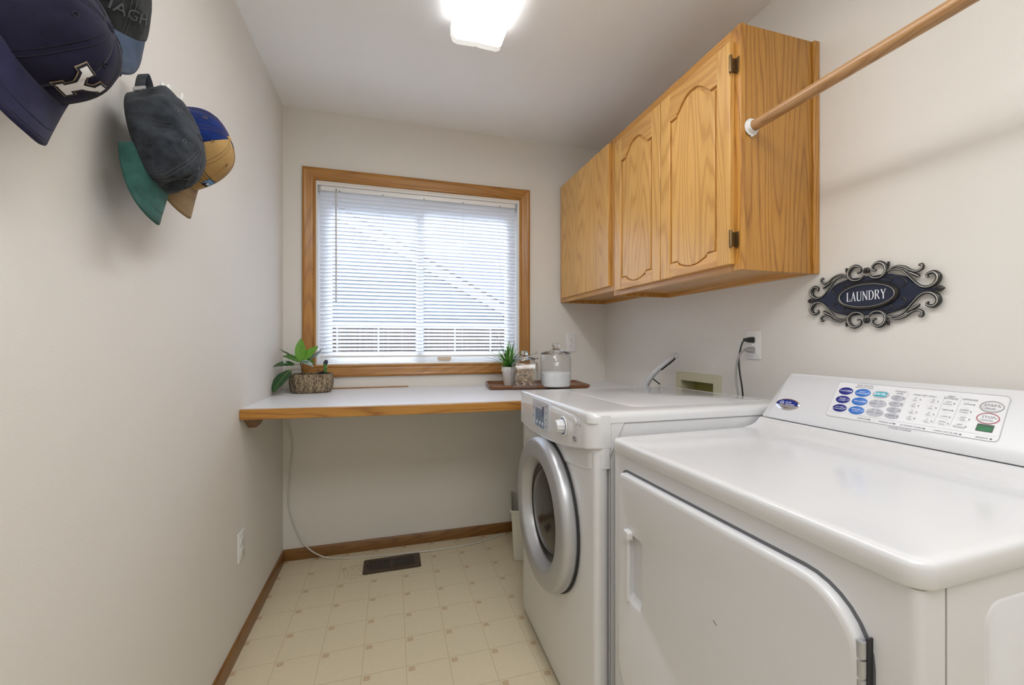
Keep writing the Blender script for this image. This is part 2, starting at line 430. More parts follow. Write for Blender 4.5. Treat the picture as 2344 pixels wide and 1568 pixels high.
mb.prism([(a, b_) for a, b_ in pts], 0, .03, OAK_TRY, M_axes((.001, .0, CT-.010), (0, 1, 0), (0, 0, 1), (1, 0, 0))); mb.build('support_cleat', ct, .003)
MB().box(0, .55, -.006, 0, 0, .0045, OAK_TRX, M_loc(.10, Dp-.002, CT+.0032)).build('back_strip', ct)

# ================================================================== CABINETS
def raised_door(parent, y0, y1, z0, z1, flat=False, tb=.0):
    """oak door on the face plane x=0 of parent (front towards -x)"""
    th = .020
    mb = MB()
    Mx = M_axes((0, 0, 0), (0, 1, 0), (0, 0, 1), (-1, 0, 0))
    def q(poly, a, b_, mat): mb.prism(poly, a, b_, mat, Mx)
    if flat:
        q([(y0, z0), (y1, z0), (y1, z1), (y0, z1)], .0, .016, OAK_DOOR)
        return mb.build('cabinet_door', parent, .0015)
    n = 12; w_ = .055; a, b_ = y0+w_, y1-w_; c = (a+b_)/2; hw_ = (b_-a)/2
    ztop = z1-.105; rise = .055; zb = z0+.052; dip = .028
    def arch(u, base, h, flat_=.30):
        v = abs(u)
        if v > 1-flat_: return base
        s_ = (1-flat_-v)/(1-flat_)
        step = .12
        return base + h*(step + (1-step)*math.sin(min(1, s_*1.15)*PI/2)**1.2)
    us = [-1, -.705, -.70] + [-.70+1.4*k/24 for k in range(1, 24)] + [.70, .705, 1]
    top = [(c+u*hw_, arch(u, ztop, rise)) for u in us]
    def archb(u):
        v = abs(u)
        if v > .62: return zb
        return zb - dip*(.35+.65*math.sin((.62-v)/.62*PI/2)) if True else zb
    ub = [-1, -.625, -.62] + [-.62+1.24*k/16 for k in range(1, 16)] + [.62, .625, 1]
    bot = [(c+u*hw_, archb(u)) for u in ub]
    def band(loA, hiA, matb, d0=.0, d1=th):
        # quads between two polylines sharing x
        fs = []; vs = []
        m_ = len(loA)
        for (yy, zl), (_, zh) in zip(loA, hiA): vs += [(yy, zl, d0), (yy, zh, d0), (yy, zl, d1), (yy, zh, d1)]
        for i in range(m_-1):
            o0, o1 = 4*i, 4*(i+1)
            fs += [(o0+2, o1+2, o1+3, o0+3), (o0, o0+1, o1+1, o1), (o0, o1, o1+2, o0+2), (o0+1, o0+3, o1+3, o1+1)]
        fs += [(0, 2, 3, 1), (4*(m_-1), 4*(m_-1)+1, 4*(m_-1)+3, 4*(m_-1)+2)]
        mb.add(vs, fs, matb, Mx)
    # stiles
    q([(y0, z0), (a, z0), (a, z1), (y0, z1)], 0, th, OAK_DOOR); q([(b_, z0), (y1, z0), (y1, z1), (b_, z1)], 0, th, OAK_DOOR)
    band(top, [(yy, z1) for yy, _ in top], OAK_DOOR2); band([(yy, z0) for yy, _ in bot], bot, OAK_DOOR2)
    # panel: recessed groove and raised field
    q([(a, zb-dip-.01), (b_, zb-dip-.01), (b_, ztop+rise+.01), (a, ztop+rise+.01)], 0, .011, OAK_DOOR)
    g = .011
    us2 = [k/20*2-1 for k in range(21)]
    ft = [(c+u*(hw_-g), arch(u, ztop, rise)-g) for u in us2]; fb = [(c+u*(hw_-g), archb(u)+g*.35) for u in us2]
    band(fb, ft, OAK_DOOR, .005, .0185)
    return mb.build('cabinet_door', parent, .0022, 2)
def hinge(parent, y, z):
    mb = MB()
    mb.box(-.024, -.0035, -.001, .0015, -.022, .022, BRASS)
    mb.lathe([(0.0015, -.029), (.005, -.026), (.005, .024), (.0045, .027), (0.001, .028)], BRASS, M_loc(-.0245+.002, -.003, 0), 12)
    mb.box(-.0035, -.001, -.015, 0, -.024, .022, BRASS)
    mb.prism([(-.015, -.022), (-.0, -.022), (-.0075, -.032)], 0, .0025, BRASS, M_axes((-.001, 0, 0), (0, 1, 0), (0, 0, 1), (-1, 0, 0)))
    o = mb.build('hinge', parent, .0008); o.location = (0, y, z); return o
CD = XR - 1.04
cb = empty('wall_cabinet', (1.04, 1.0337, 1.396))
tag(cb, 'large two-door oak wall cabinet nearest the dryer, with hanging rod on its side', 'cabinet')
CW, CH = .766, .768
mb = MB(); e = .0007
mb.box(.018, CD-e, .002, .016, 0, CH, OAK_SIDE)
mb.build('side_panel', cb, .001)
mb = MB(); mb.box(.018, CD-e, CW-.016, CW, 0, CH, OAK_Z).box(.018, CD-e, .016, CW-.016, CH-.018, CH, OAK_Y).box(.018, CD-.01, .016, CW-.016, .018, .034, OAK_DOOR2).box(CD-.008, CD-e, .016, CW-.016, .034, CH-.018, OAK_Y)
mb.build('carcass', cb)
mb = MB(); fz = .036
mb.box(0, .018, 0, .040, 0, CH, OAK_Z).box(0, .018, CW-.040, CW, 0, CH, OAK_Z)
mb.box(0, .018, .040, CW-.040, 0, fz, OAK_DOOR2).box(0, .018, .040, CW-.040, CH-.045, CH, OAK_Y).box(0, .018, CW/2-.02, CW/2+.02, fz, CH-.045, OAK_Z)
mb.build('face_frame', cb, .001)
MB().box(CD-.024, CD-e, -.007, .0015, -.001, CH-.001, OAK_Z).build('scribe_strip', cb, .002)
MB().box(CD-.02, CD-e, .016, CW-.016, 0, .018, OAK_DOOR2).build('hanging_rail', cb)
raised_door(cb, .0235, .3725, .020, .722); raised_door(cb, .3765, .7225, .020, .722)
hinge(cb, .0205, .645); hinge(cb, .0205, .098)
cb2 = empty('wall_cabinet', (1.04, 1.80, 1.4225))
tag(cb2, 'smaller oak wall cabinet with one plain flat door, in the corner by the window', 'cabinet')
W2, H2 = YB-1.80-.0007, .7415
mb = MB(); mb.box(.018, CD-e, 0.0005, .016, 0, H2, OAK_Z).box(.018, CD-e, W2-.016, W2, 0, H2, OAK_Z).box(.018, CD-e, .016, W2-.016, H2-.018, H2, OAK_Y).box(.018, CD-e, .016, W2-.016, .018, .034, OAK_DOOR2).box(CD-.008, CD-e, .016, W2-.016, .034, H2-.018, OAK_Y)
mb.build('carcass', cb2)
mb = MB(); mb.box(0, .018, 0.0005, .038, 0, H2, OAK_Z).box(0, .018, W2-.030, W2, 0, H2, OAK_Z).box(0, .018, .038, W2-.03, 0, .036, OAK_DOOR2).box(0, .018, .038, W2-.03, H2-.036, H2, OAK_Y)
mb.build('face_frame', cb2, .001)
MB().box(CD-.02, CD-e, .016, W2-.016, 0, .018, OAK_DOOR2).build('hanging_rail', cb2)
raised_door(cb2, .026, W2-.045, .024, H2-.012, True)

# hanging rod
RX, RZ = 1.0795, 1.842
rd = empty('hanging_rod', (RX, 1.0337, RZ))
tag(rd, 'round wooden closet rod running from the oak cabinet side towards the viewer', 'rod')
MB().cyl(.0165, .004, 1.0337-YF-.006, OAK_ROD, M_axes((0, 0, 0), (1, 0, 0), (0, 0, 1), (0, -1, 0)), 32).build('pole', rd)
for yy, s_ in ((0, -1), (YF-1.0337, 1)):
    mb = MB(); Mx = M_axes((0, yy, 0), (1, 0, 0), (0, 0, 1), (0, s_, 0))
    mb.lathe([(.0, .0008), (.0265, .0008), (.0265, .003), (.021, .0045), (.0195, .014), (.0172, .0145), (.0172, .006)], PLATE_W, Mx, 32)
    mb.box(-.003, .003, -.0305, -.024, .0008, .006, PLATE_W, Mx)
    mb.build('rod_socket', rd, label='white plastic rod socket')

# ================================================================== CEILING LIGHT
lt = empty('ceiling_light', (.323, 1.02, ZC)); tag(lt, 'bright white wraparound fluorescent fixture on the ceiling', 'light fixture')
LENS = simple('light_lens', (.9, .9, .88), .4, emis=(.985, .99, 1), es=LENS_E)
ENDC = simple('light_end_cap', (.85, .86, .84), .4, emis=(1, .99, .95), es=.45)
hl = .61
MB().box(-.085, .085, -hl+.01, hl-.01, -.03, -.0007, WHITE_EN).build('housing', lt, .003)
def wr(y, dz=0): return [(x, y, z) for x, z in ((-.1035, -.028), (-.1035, -.060), (-.096, -.082), (-.080, -.090), (-.012, -.0875), (0, -.084), (.012, -.0875), (.080, -.090), (.096, -.082), (.1035, -.060), (.1035, -.028))]
LSIDE = simple('light_lens_side', (.9, .9, .88), .4, emis=(.985, .99, 1), es=.7)
mb = MB()
for i0, i1, mt in ((0, 2, LSIDE), (2, 8, LENS), (8, 10, LSIDE)):
    mb.loft([wr(y_)[i0:i1+1] for y_ in (-hl+.03, hl-.03)], mt, cap0=False, cap1=False, closed=False)
mb.build('diffuser', lt, angle=30)
for a, b_ in ((hl-.03, hl), (-hl, -hl+.03)):
    MB().loft([wr(a), wr(b_)], ENDC).build('end_cap', lt, .002)

# ================================================================== OUTLETS
def outlet(loc, normal, label, cords=False):
    ez = Vector(normal); ex = Vector((0, 0, 1)).cross(ez) ; ey = Vector((0, 0, 1))
    o = empty('power_outlet', loc); tag(o, label, 'outlet', 'duplex power outlets on the walls')
    o.matrix_world = M_axes(loc, ex, ey, ez)
    mb = MB(); w_, h_ = .035, .057
    mb.stack([(rrect(-w_, w_, -h_, h_, .004), .0006), (rrect(-w_, w_, -h_, h_, .004), .003), (rrect(-w_+.003, w_-.003, -h_+.003, h_-.003, .003), .0055)], PLATE_W); mb.build('cover_plate', o)
    for s_ in (1, -1):
        mb = MB(); cy = s_*.0195
        prof = [(x, y+cy) for x, y in ellipse(0, 0, .0165, .0165, 28)]; prof = [(x, max(cy-.0125, min(cy+.0125, y))) for x, y in prof]
        mb.prism(prof, .0055, .0075, PLATE_W)
        mb.box(-.0065, -.0045, cy-.001, cy+.007, .0075, .0078, DARK).box(.0045, .0065, cy-.001, cy+.006, .0075, .0078, DARK)
        mb.prism(ellipse(0, cy-.007, .0026, .0026, 12), .0075, .0078, DARK); mb.build('receptacle', o)
    MB().lathe([(0, .0066), (.0025, .0064), (.003, .0055)], CHROME, n=12).build('screw', o)
    return o
outlet((XL, 1.819, .386), (1, 0, 0), 'white duplex outlet low on the left wall under the counter end')
outlet((1.1125, YB, 1.166), (0, -1, 0), 'white duplex outlet on the window wall, right of the glass jars')
oR = outlet((XR, 1.286, 1.1597), (-1, 0, 0), 'white duplex outlet on the right wall with two cords plugged in')

# plugs and cords
pc = empty('appliance_cable', (XR-.008, 1.286, 1.179)); tag(pc, 'thin black power cord plugged into the upper socket by the dryer', 'power cord')
def plug(mb, mat, w1=.012, ln=.030):
    mb.stack([(rrect(-.011, .011, -w1, w1, .004), .0), (rrect(-.011, .011, -w1, w1, .004), .010), (rrect(-.008, .008, -w1*.75, w1*.75, .004), ln*.75), (rrect(-.0065, .0065, -.0075, .0075, .004), ln), (rrect(-.0065, .0065, -.0075, .0075, .004), ln+.008)], mat, M_axes((0, 0, 0), (0, 0, 1), (0, 1, 0), (-1, 0, 0)))
mb = MB(); plug(mb, BLACK_PL); mb.build('plug', pc, .001)
MB().tube(cat_rom([(-.034, 0, 0), (-.043, .004, -.010), (-.048, .010, -.04), (-.048, .017, -.08), (-.046, .014, -.13), (-.044, .006, -.18), (-.040, .004, -.23), (-.03, .004, -.32)]), .0032, BLACK_PL, 8).build('cord', pc)
pc2 = empty('appliance_cable', (XR-.008, 1.286, 1.140)); tag(pc2, 'thicker grey power cord plugged into the lower socket by the dryer', 'power cord')
mb = MB(); plug(mb, GREY_PL, .013, .026); mb.build('plug', pc2, .001)
MB().tube(cat_rom([(-.030, 0, 0), (-.043, .004, -.006), (-.053, .014, -.03), (-.056, .021, -.07), (-.055, .024, -.12), (-.053, .018, -.16), (-.05, .014, -.20), (-.04, .012, -.28)]), .0044, GREY_PL, 8).build('cord', pc2)

# supply box
sb = empty('washer_supply_box', (XR, 1.5925, .94)); tag(sb, 'cream recessed water supply box in the wall behind the washer', 'supply box')
CREAM = simple('aged_cream_plastic', (.60, .57, .40), .4); YEL = simple('olive_plastic', (.34, .33, .10), .5)
mb = MB(); fy0, fy1, fz0, fz1 = 1.4525-1.5925, 1.7405-1.5925, -.115, .0865
iy0, iy1, iz0, iz1 = BY0-1.5925+.001, BY1-1.5925-.001, BZ0-.94+.001, BZ1-.94-.001
mb.box(-.006, -.0006, fy0, iy0, fz0, fz1, CREAM).box(-.006, -.0006, iy1, fy1, fz0, fz1, CREAM).box(-.006, -.0006, iy0, iy1, iz1, fz1, CREAM).box(-.006, -.0006, iy0, iy1, fz0, iz0, CREAM)
mb.text('OATEY', .016, simple('emboss', (.5, .47, .33), .5), M_axes((-.0062, .02, .066), (0, -1, 0), (0, 0, 1), (-1, 0, 0))) if False else None
mb.build('flange', sb, .001)
mb = MB(); mb.box(.075, .078, iy0, iy1, iz0, iz1, YEL).box(0, .075, iy0, iy0+.002, iz0, iz1, YEL).box(0, .075, iy1-.002, iy1, iz0, iz1, CREAM).box(0, .075, iy0, iy1, iz1-.002, iz1, YEL).box(0, .075, iy0, iy1, iz0, iz0+.002, YEL)
for k in range(4): mb.box(.0745, .075, iy0+.012, iy0+.012+.02+.006*(k % 2), iz1-.022-k*.013, iz1-.018-k*.013, INK)
mb.build('recess', sb)
# drain hose
dh = empty('drain_hose', (1.235, 1.743, 1.02)); tag(dh, 'light grey drain hose clip curving up from behind the washer', 'drain hose')
hp = cat_rom([(-.045, .05, -.20), (-.035, .044, -.12), (-.026, .038, -.065), (-.012, .018, -.022), (.002, -.005, .010), (.025, -.032, .042), (.045, -.052, .066), (.058, -.064, .084)], 6)
hr = [.0125]*len(hp)
for i in range(len(hp)): hr[i] = .0165 - .006*min(1, i/len(hp)*1.4)
MB().tube(hp, hr, LGREY_PL, 14).build('hose_guide', dh)
MB().tube([(v[0]+.003, v[1]-.003, v[2]-.009) for v in hp[27:]], .0062, BLACK_PL, 8).build('strap', dh)
mb = MB(); mb.tube([(.058, -.064, .090), (.064, -.074, .097), (.069, -.080, .088), (.064, -.074, .074)], .0045, LGREY_PL, 8); mb.build('loop_end', dh)
MB().tube([(-.008, .006, -.030), (.004, -.030, -.052)], .0032, BLACK_PL, 8).build('tie_tail', dh)
MB().cyl(.0025, 0, .002, BLACK_PL, M_axes((.004, -.014, .016), (0, 1, 0), (0, 0, 1), (-1, 0, 0)), 10).build('hole', dh)

# ================================================================== DRYER
DA = math.radians(-1.2)
dr = empty('clothes_dryer', (.586, .324, 0), math.radians(1.4))
tag(dr, 'white clothes dryer nearest the viewer with raised push-button console', 'clothes dryer')
DW, DD, DH = .674, .735, .914
lid0 = .880
mb = MB()     # cabinet
ring = lambda i, r: rrect(i, DD, i, DW-i, r, 5)
mb.stack([(rrect(.010, DD, .006, DW-.004, .012, 5), .012), (rrect(.004, DD, .004, DW-.003, .012, 5), .03), (rrect(.004, DD, .004, DW-.003, .012, 5), lid0-.002)], WHITE_EN)
mb.build('cabinet_body', dr)
mb = MB(); mb.box(.02, DD-.02, .02, DW-.02, 0.0005, .013, DARK); mb.build('foot_base', dr)
# side panel seam strip, embossed panel on near side
mb = MB(); mb.box(.048, .0495, .0032, .0045, .03, lid0-.004, GREY_PL); mb.build('side_seam', dr)
Ms = M_axes((0, .004, 0), (1, 0, 0), (0, 0, 1), (0, -1, 0))
mb = MB(); mb.stack([(rrect(.125, DD-.08, .10, .842, .03, 6), 0), (rrect(.128, DD-.083, .103, .839, .028, 6), .002)], WHITE_EN, Ms); mb.build('side_emboss', dr)
# lid with crowned edges, sweeping up at the back
mb = MB()
def lidring(i, z, r): return ([(x, y) for x, y in rrect(-.004+i, DD, -.003+i, DW+.001-i, max(.004, r-i), 6)], z)
mb.stack([lidring(.002, lid0, .028), lidring(0, lid0+.003, .028), lidring(0, DH-.010, .028), lidring(.001, DH-.0055, .028), lidring(.0035, DH-.0025, .028), lidring(.008, DH-.0006, .028), lidring(.016, DH, .03), lidring(.05, DH+.0005, .06)], WHITE_EN)
mb.build('top_lid', dr, angle=50)
# door
dy0, dy1, dz0, dz1 = .056, DW-.050, .255, .838
Mf = M_axes((0, 0, 0), (0, -1, 0), (0, 0, 1), (-1, 0, 0))       # (a,b,h): a=-y, b=z, h towards -x
def doorpoly(i, rt=.085, rb=.05):
    a0, a1, b0, b1 = -dy1+i, -dy0-i, dz0+i, dz1-i
    out = []
    for cx, cy, a_, r in ((a1, b1, 0, rt), (a0, b1, 90, .022), (a0, b0, 180, .12), (a1, b0, 270, .05)):
        r = max(.004, r-i); sx = 1 if a_ in (0, 270) else -1; sy = 1 if a_ in (0, 90) else -1
        for k in range(9):
            an = math.radians(a_ + 90*k/8); out.append((cx - sx*r + r*math.cos(an), cy - sy*r + r*math.sin(an)))
    return out
mb = MB(); mb.stack([(doorpoly(-.006), -.0045), (doorpoly(-.006), -.0035), (doorpoly(.004), -.0035)], simple('gap_grey', (.13, .135, .15), .6), Mf, cap0=False, cap1=False); mb.build('door_gap', dr)
hy = DW-.112; hz0, hz1 = .535, .700
mb = MB()
mb.stack([(doorpoly(0), -.004), (doorpoly(0), .0085), (doorpoly(.0015), .0112), (doorpoly(.005), .0130), (doorpoly(.011), .0135)], WHITE_EN, Mf, cap1=False)
# door face with a recess for the handle
outer = doorpoly(.011)
hx0, hx1 = -(hy+.012), -(hy-.042)
hole = rrect(hx0, hx1, hz0, hz1, .012, 8)        # same number of points (36)
def ringv(p, h): return [(x, y, h) for x, y in p]
c_out = outer; 
mb.loft([ringv(c_out, .0135), ringv(rrect(hx0-.004, hx1+.004, hz0-.004, hz1+.004, .014, 8), .0135), ringv(hole, .012), ringv(rrect(hx0+.002, hx1-.014, hz0+.012, hz1-.004, .008, 8), -.003)], WHITE_EN, Mf, cap0=False, cap1=True)
mb.build('door', dr, angle=35)
mb = MB()
mb.stack([(rrect(hx0-.007, hx0+.006, hz0-.004, hz1+.006, .006, 6), .0125), (rrect(hx0-.007, hx0+.006, hz0-.004, hz1+.006, .006, 6), .016), (rrect(hx0-.005, hx0+.004, hz0-.002, hz1+.004, .004, 6), .018)], WHITE_EN, Mf)
mb.stack([(rrect(hx0-.008, hx0+.017, hz1-.014, hz1+.010, .007, 6), .0125), (rrect(hx0-.008, hx0+.017, hz1-.014, hz1+.010, .007, 6), .022), (rrect(hx0-.005, hx0+.013, hz1-.011, hz1+.007, .005, 6), .025)], WHITE_EN, Mf)
mb.build('door_handle', dr, angle=35, label='white moulded door handle')
# hinge on near edge
mb = MB()
for k in range(6): mb.lathe([(.0, -.0125), (.0052, -.0115), (.0052, .0095), (.0, .0105)], SILVER, M_axes((-.0085, dy0+.003, .778-k*.0245), (1, 0, 0), (0, 1, 0), (0, 0, 1)), 12)
mb.box(-.006, .004, dy0-.003, dy0-.001, .62, .792, DARK)
mb.build('door_hinge', dr, label='metal piano hinge')
MB().lathe([(0, .0020), (.003, .0016), (.004, 0)], LGREY_PL, M_loc(.05, DW-.03, DH+.0002), 12).build('screw_cap', dr)
# small dent mark on door
MB().tube([(-.0142, .30, .66), (-.0142, .293, .655)], .0006, INK, 6).build('scuff_mark', dr)
# backsplash console
q0 = Vector((.517, 0, .944)); q1 = Vector((.604, 0, 1.068))   # face line, local x,z
e2 = (q1-q0).normalized(); nrm = Vector((-e2.z, 0, e2.x))
FL = (q1-q0).length
def cprof():       # closed profile in x,z, bottom apron to back
    pts = []
    pts += [(.470, DH-.004), (.490, DH+.0012), (.504, DH+.006), (.513, DH+.014), (q0.x-.0015, q0.z-.004)]
    return pts
mb = MB()
ap = [(.440, DH-.004), (.462, DH+.0012), (.484, DH+.005), (.500, DH+.013), (q0.x-.001, q0.z-.003), (DD-.002, q0.z-.003), (DD-.002, DH-.004)]
mb.loft([[(x, y, z) for x, z in ap] for y in (.003, DW-.004)], WHITE_EN); mb.build('top_sweep', dr, angle=50)
mb = MB()
def face(a, b_, h=0): # a: along width from far end (m), b: up slope
    p = q0 + e2*b_ + nrm*h; return (p.x, DW-.010-a, p.z)
CWD = DW-.018
pf = [(q0.x, q0.z), (q1.x-.006*0, q1.z-.0)]
outp = [(q0.x+.001, q0.z), ((q0+e2*.006+nrm*.002).x, (q0+e2*.006+nrm*.002).z)]
for s_ in (.03, .06, .09, .12): outp.append(((q0+e2*s_+nrm*.002).x, (q0+e2*s_+nrm*.002).z))
tp = q0+e2*FL
outp += [(tp.x-.0005, tp.z-.0), (tp.x+.006, tp.z+.0045), (tp.x+.016, tp.z+.005), (tp.x+.05, tp.z+.002), (DD-.006, tp.z-.012), (DD-.002, tp.z-.03), (DD-.002, q0.z)]
rings = []
n_ = 10
for k in range(n_+1):       # rounded far end
    a = k/n_*PI/2; yy = -.004 + .03*(1-math.sin(a)); sc = math.cos(a)
    cz = .0
    rg = []
    for x, z in outp:
        hgt = (z-q0.z); drop = .020*(1-math.cos(PI/2-a))*0
        lim = .030*(1-math.cos(PI/2 - a))
        zz = q0.z + max(0, hgt)*(1 - (1-math.sin(a))*.22) if hgt > 0 else z
        xx = x + (1-math.sin(a))*.004
        rg.append((xx, DW-.008-.024*math.sin(a)*1, zz))
    rings.append(rg)
rings.append([(x, .004, z) for x, z in outp])
mb.loft(rings, WHITE_PL); mb.build('backsplash', dr, angle=40)
def FM(a, b_, h=.0025):     # matrix at face position in mm
    a, b_ = a*1.014, b_*1.02 - a*.004 - 1.5
    p = face(a/1000., b_/1000., h); return M_axes(p, tuple(Vector((0, -1.014, 0)) - e2*.004), tuple(e2*1.02), tuple(nrm))
OF = .0      # offset between measured origin and far edge
mb = MB()   # panel overlay outline
tl, tr, br, blc = (168, 143), (487, 145), (492, 39.5), (172, 37)
def outline(i):
    out = []; n_ = 7; r = 9-i
    for (cx, cy), a0 in (((tr[0]-9, tr[1]-9-2), 0), ((tl[0]+9, tl[1]-9), 90), ((blc[0]+9, blc[1]+9), 180), ((br[0]-9, br[1]+9), 270)):
        for k in range(n_): an = math.radians(a0+90*k/(n_-1)); out.append(((cx + r*math.cos(an))/1000, (cy + r*math.sin(an))/1000))
    return out
BASE = FM(0, 0, 0)
mb.loft([[(x, y, .0022) for x, y in outline(0)], [(x, y, .0034) for x, y in outline(0.3)], [(x, y, .0034) for x, y in outline(1.0)], [(x, y, .0026) for x, y in outline(1.6)]], LGREY_PL, BASE, cap0=False, cap1=False)
mb.add([(x, y, .0026) for x, y in outline(1.6)], [tuple(range(28))], WHITE_PL, BASE)
for a, b0_, b1_ in ((325, 56, 128), (390, 58, 130), (417, 58, 130)): mb.box(a/1000-.0003, a/1000+.0003, b0_/1000, b1_/1000, .0026, .0029, BTN_GREY, BASE)
mb.box(.176, .487, .0515, .0519, .0026, .0029, BTN_GREY, BASE)
mb.text('ONE TOUCH', .0062, INK, FM(232, 135.5), .0008, shear=.1); mb.text('SENSOR DRY CYCLES', .0042, INK, FM(232, 129.8), .0008, shear=.1)
mb.text('DRYNESS', .0052, INK, FM(310, 129), .0008, shear=.1); mb.text('LEVEL', .0052, INK, FM(310, 123.5), .0008, shear=.1)
mb.text('TIMED DRY ONLY', .0052, INK, FM(356, 124.6), .0008, shear=.1)
mb.text('HEAT', .0052, INK, FM(401, 129), .0008, shear=.1); mb.text('SETTINGS', .0052, INK, FM(401, 124), .0008, shear=.1)
mb.text('OPTIONS', .0056, INK, FM(431, 125.5), .0008, shear=.1)
for txt, a, b_, la in (('DAMP ALERT', 260.5, 44.4, 274), ('WRINKLE CARE', 309, 44.4, 325), ('EXTENDED TUMBLE', 356, 44.4, 379), ('CLEAN LINT FILTER', 414, 44.4, 437.5), ('SENSING', 468.5, 44.8, 481.5)):
    mb.text(txt, .0045, INK, FM(a, b_), .0008, shear=.1); mb.prism(ellipse(0, 0, .0015, .0015, 12), .0005, .0012, INK, FM(la, b_))
mb.text('CYCLE STATUS', .0064, INK, FM(337, 33.5), -.0001, shear=.1)
mb.build('control_panel', dr)
def btn(txts, a, b_, ra, rb, mat, ink, led=True, size=.0062):
    mb = MB(); Mx = FM(a, b_, .0026)
    mb.stack([(ellipse(0, 0, ra, rb), 0), (ellipse(0, 0, ra, rb), .0006 if mat is not WHITE_PL else .0001), (ellipse(0, 0, ra*.94, rb*.9), .0010 if mat is not WHITE_PL else .0002)], mat, Mx)
    n_ = len(txts)
    for i, tx in enumerate(txts): mb.text(tx, size, ink, Mx, .0012, shear=.1)if n_ == 1 else mb.text(tx, size*.82, ink, Mx @ M_loc(-.0015, (.5-i)*.0062*(.9), 0), .0012, shear=.1)
    if led: mb.prism(ellipse(ra*.80, 0, .0011, .0011, 10), .001, .0014, ink, Mx)
    return mb.build('button', dr)
for (a, b_), tx in zip(((194.6, 115.3), (196.6, 89.6), (198.7, 64.2)), (['COTTONS'], ['MIXED', 'LOADS'], ['EASY CARE', 'WRINKLE-RESIST'])):
    btn(tx, a, b_, .0168, .0108, NAVY_DK, WINK, size=.0058 if len(tx) == 1 else (.0062 if tx[0] == 'MIXED' else .0046))
for (a, b_), tx in zip(((234, 115.2), (235.9, 90), (237.9, 64.4)), (['JEANS', 'COMFORTERS'], ['DELICATES'], ['SPEED DRY', '24 MIN'])):
    btn(tx, a, b_, .0175, .0112, BLUE_MID, WINK, size=.0052)
mb = MB(); Mx = FM(273.3, 116, .0026); mb.stack([(ellipse(0, 0, .018, .0108), 0), (ellipse(0, 0, .0172, .010), .0008)], BTN_GREY, Mx); mb.box(-.0125, .0125, -.0062, .0062, .0008, .0013, TEAL, Mx); mb.text('DRYEL', .0085, WINK, Mx, .0016, bold=.0001); mb.build('button', dr)
for (a, b_), tx in zip(((275.3, 90.5), (277.5, 65.9)), (('WRINKLE', 'HI'), ('CUSTOM', 'CUSTOM'))):
    mb = MB(); Mx = FM(a, b_, .0026)
    for s_ in (-1, 1):
        pts = [(s_*abs(.0182*math.cos(t_)) if abs(math.cos(t_)) > .04 else s_*.0008, .0108*math.sin(t_)) for t_ in [(-PI/2 + PI*k/16) for k in range(17)]]
        mb.prism(pts if s_ > 0 else pts[::-1], 0, .0008, BTN_GREY, Mx)
        mb.text(tx[0] if s_ < 0 else tx[1], .0034, INK, Mx @ M_loc(s_*.0085, -.001, 0), .0012); mb.prism(ellipse(s_*.006, .006, .001, .001, 8), .0008, .0012, INK, Mx)
    if b_ < 70: mb.text('UP TO STAINS', .0034, INK, Mx @ M_loc(0, -.0130, 0), .0006) if False else None
    mb.build('button', dr)
for (a, b_), tx in zip(((309.9, 111.6), (311, 95.4), (312, 79.2), (313, 63.2)), (['MORE', 'DRY'], ['DRY'], ['LESS', 'DRY'], ['DAMP'])): btn(tx, a, b_, .0142, .0074, BTN_GREY, INK, size=.0048)
for (a, b_), tx, l in zip(((339.7, 113), (341.1, 97), (342.4, 80.8), (343.6, 64.6)), ('80', '70', '60', '50'), range(4)): btn([tx, 'MIN'], a+5, b_, .009, .0066, WHITE_PL, INK, size=.0044)
for (a, b_), tx in zip(((370.7, 113.2), (371.7, 97), (372.7, 80.8), (373.8, 64)), ('40', '30', '20', '10')): btn([tx, 'MIN'], a+5, b_, .009, .0066, WHITE_PL, INK, size=.0044)
for (a, b_), tx in zip(((398.6, 112.2), (400.4, 95.3), (400.5, 79.4), (402, 63.8)), (['HIGH', 'NORMAL'], ['MEDIUM'], ['LOW'], ['EXTRA', 'LOW'])): btn(tx, a+3, b_, .0105, .0068, WHITE_PL, INK, size=.0044)
for (a, b_), tx in zip(((429.4, 114.6), (428.5, 97.4), (430.7, 80.1), (429.9, 63.1)), (['SIGNAL'], ['EXTEND', 'TUMBLE'], ['ADD', 'TIME'], ['ANTI', 'BACTERIAL'])): btn(tx, a+2.5, b_, .0105, .0068, WHITE_PL, INK, size=.0044)
for a, b_, mat, tx in ((465.5, 114.9, GREY_PL, ('START', 'PAUSE')), (466.5, 88.1, RED_INK, ('STOP', 'CANCEL'))):
    mb = MB(); Mx = FM(a, b_, .0026); ra, rb = (.0175, .0132) if tx[0] == 'START' else (.0165, .0125)
    mb.loft([[(x, y, z) for x, y in ellipse(0, 0, p*1.0, q, 36)] for p, q, z in ((ra, rb, 0), (ra, rb, .0008), (ra*.93, rb*.9, .0008), (ra*.93, rb*.9, .0003))], mat, Mx, cap0=False, cap1=False)
    mb.stack([(ellipse(0, 0, ra*.92, rb*.88, 36), 0), (ellipse(0, 0, ra*.86, rb*.8, 36), .0008)], WHITE_PL, Mx)
    mb.text(tx[0], .0078, INK, Mx @ M_loc(0, .0022, 0), .0011, shear=.1); mb.text(tx[1], .0052, INK, Mx @ M_loc(-.001, -.0048, 0), .0011, shear=.1); mb.prism(ellipse(ra*.66, .001, .0013, .0013, 10), .0008, .0013, GREY_PL, Mx); mb.build('button', dr)
mb = MB(); mb.prism(rrect(.4555, .4795, .0585, .0745, .001), .0026, .0034, GREEN_D, BASE); mb.prism(rrect(.4575, .4775, .0600, .0690, .001), .0034, .0036, GREEN_L, BASE); mb.build('display', dr)
mb = MB(); Mx = FM(60.7, 51, .0018)     # oval badge
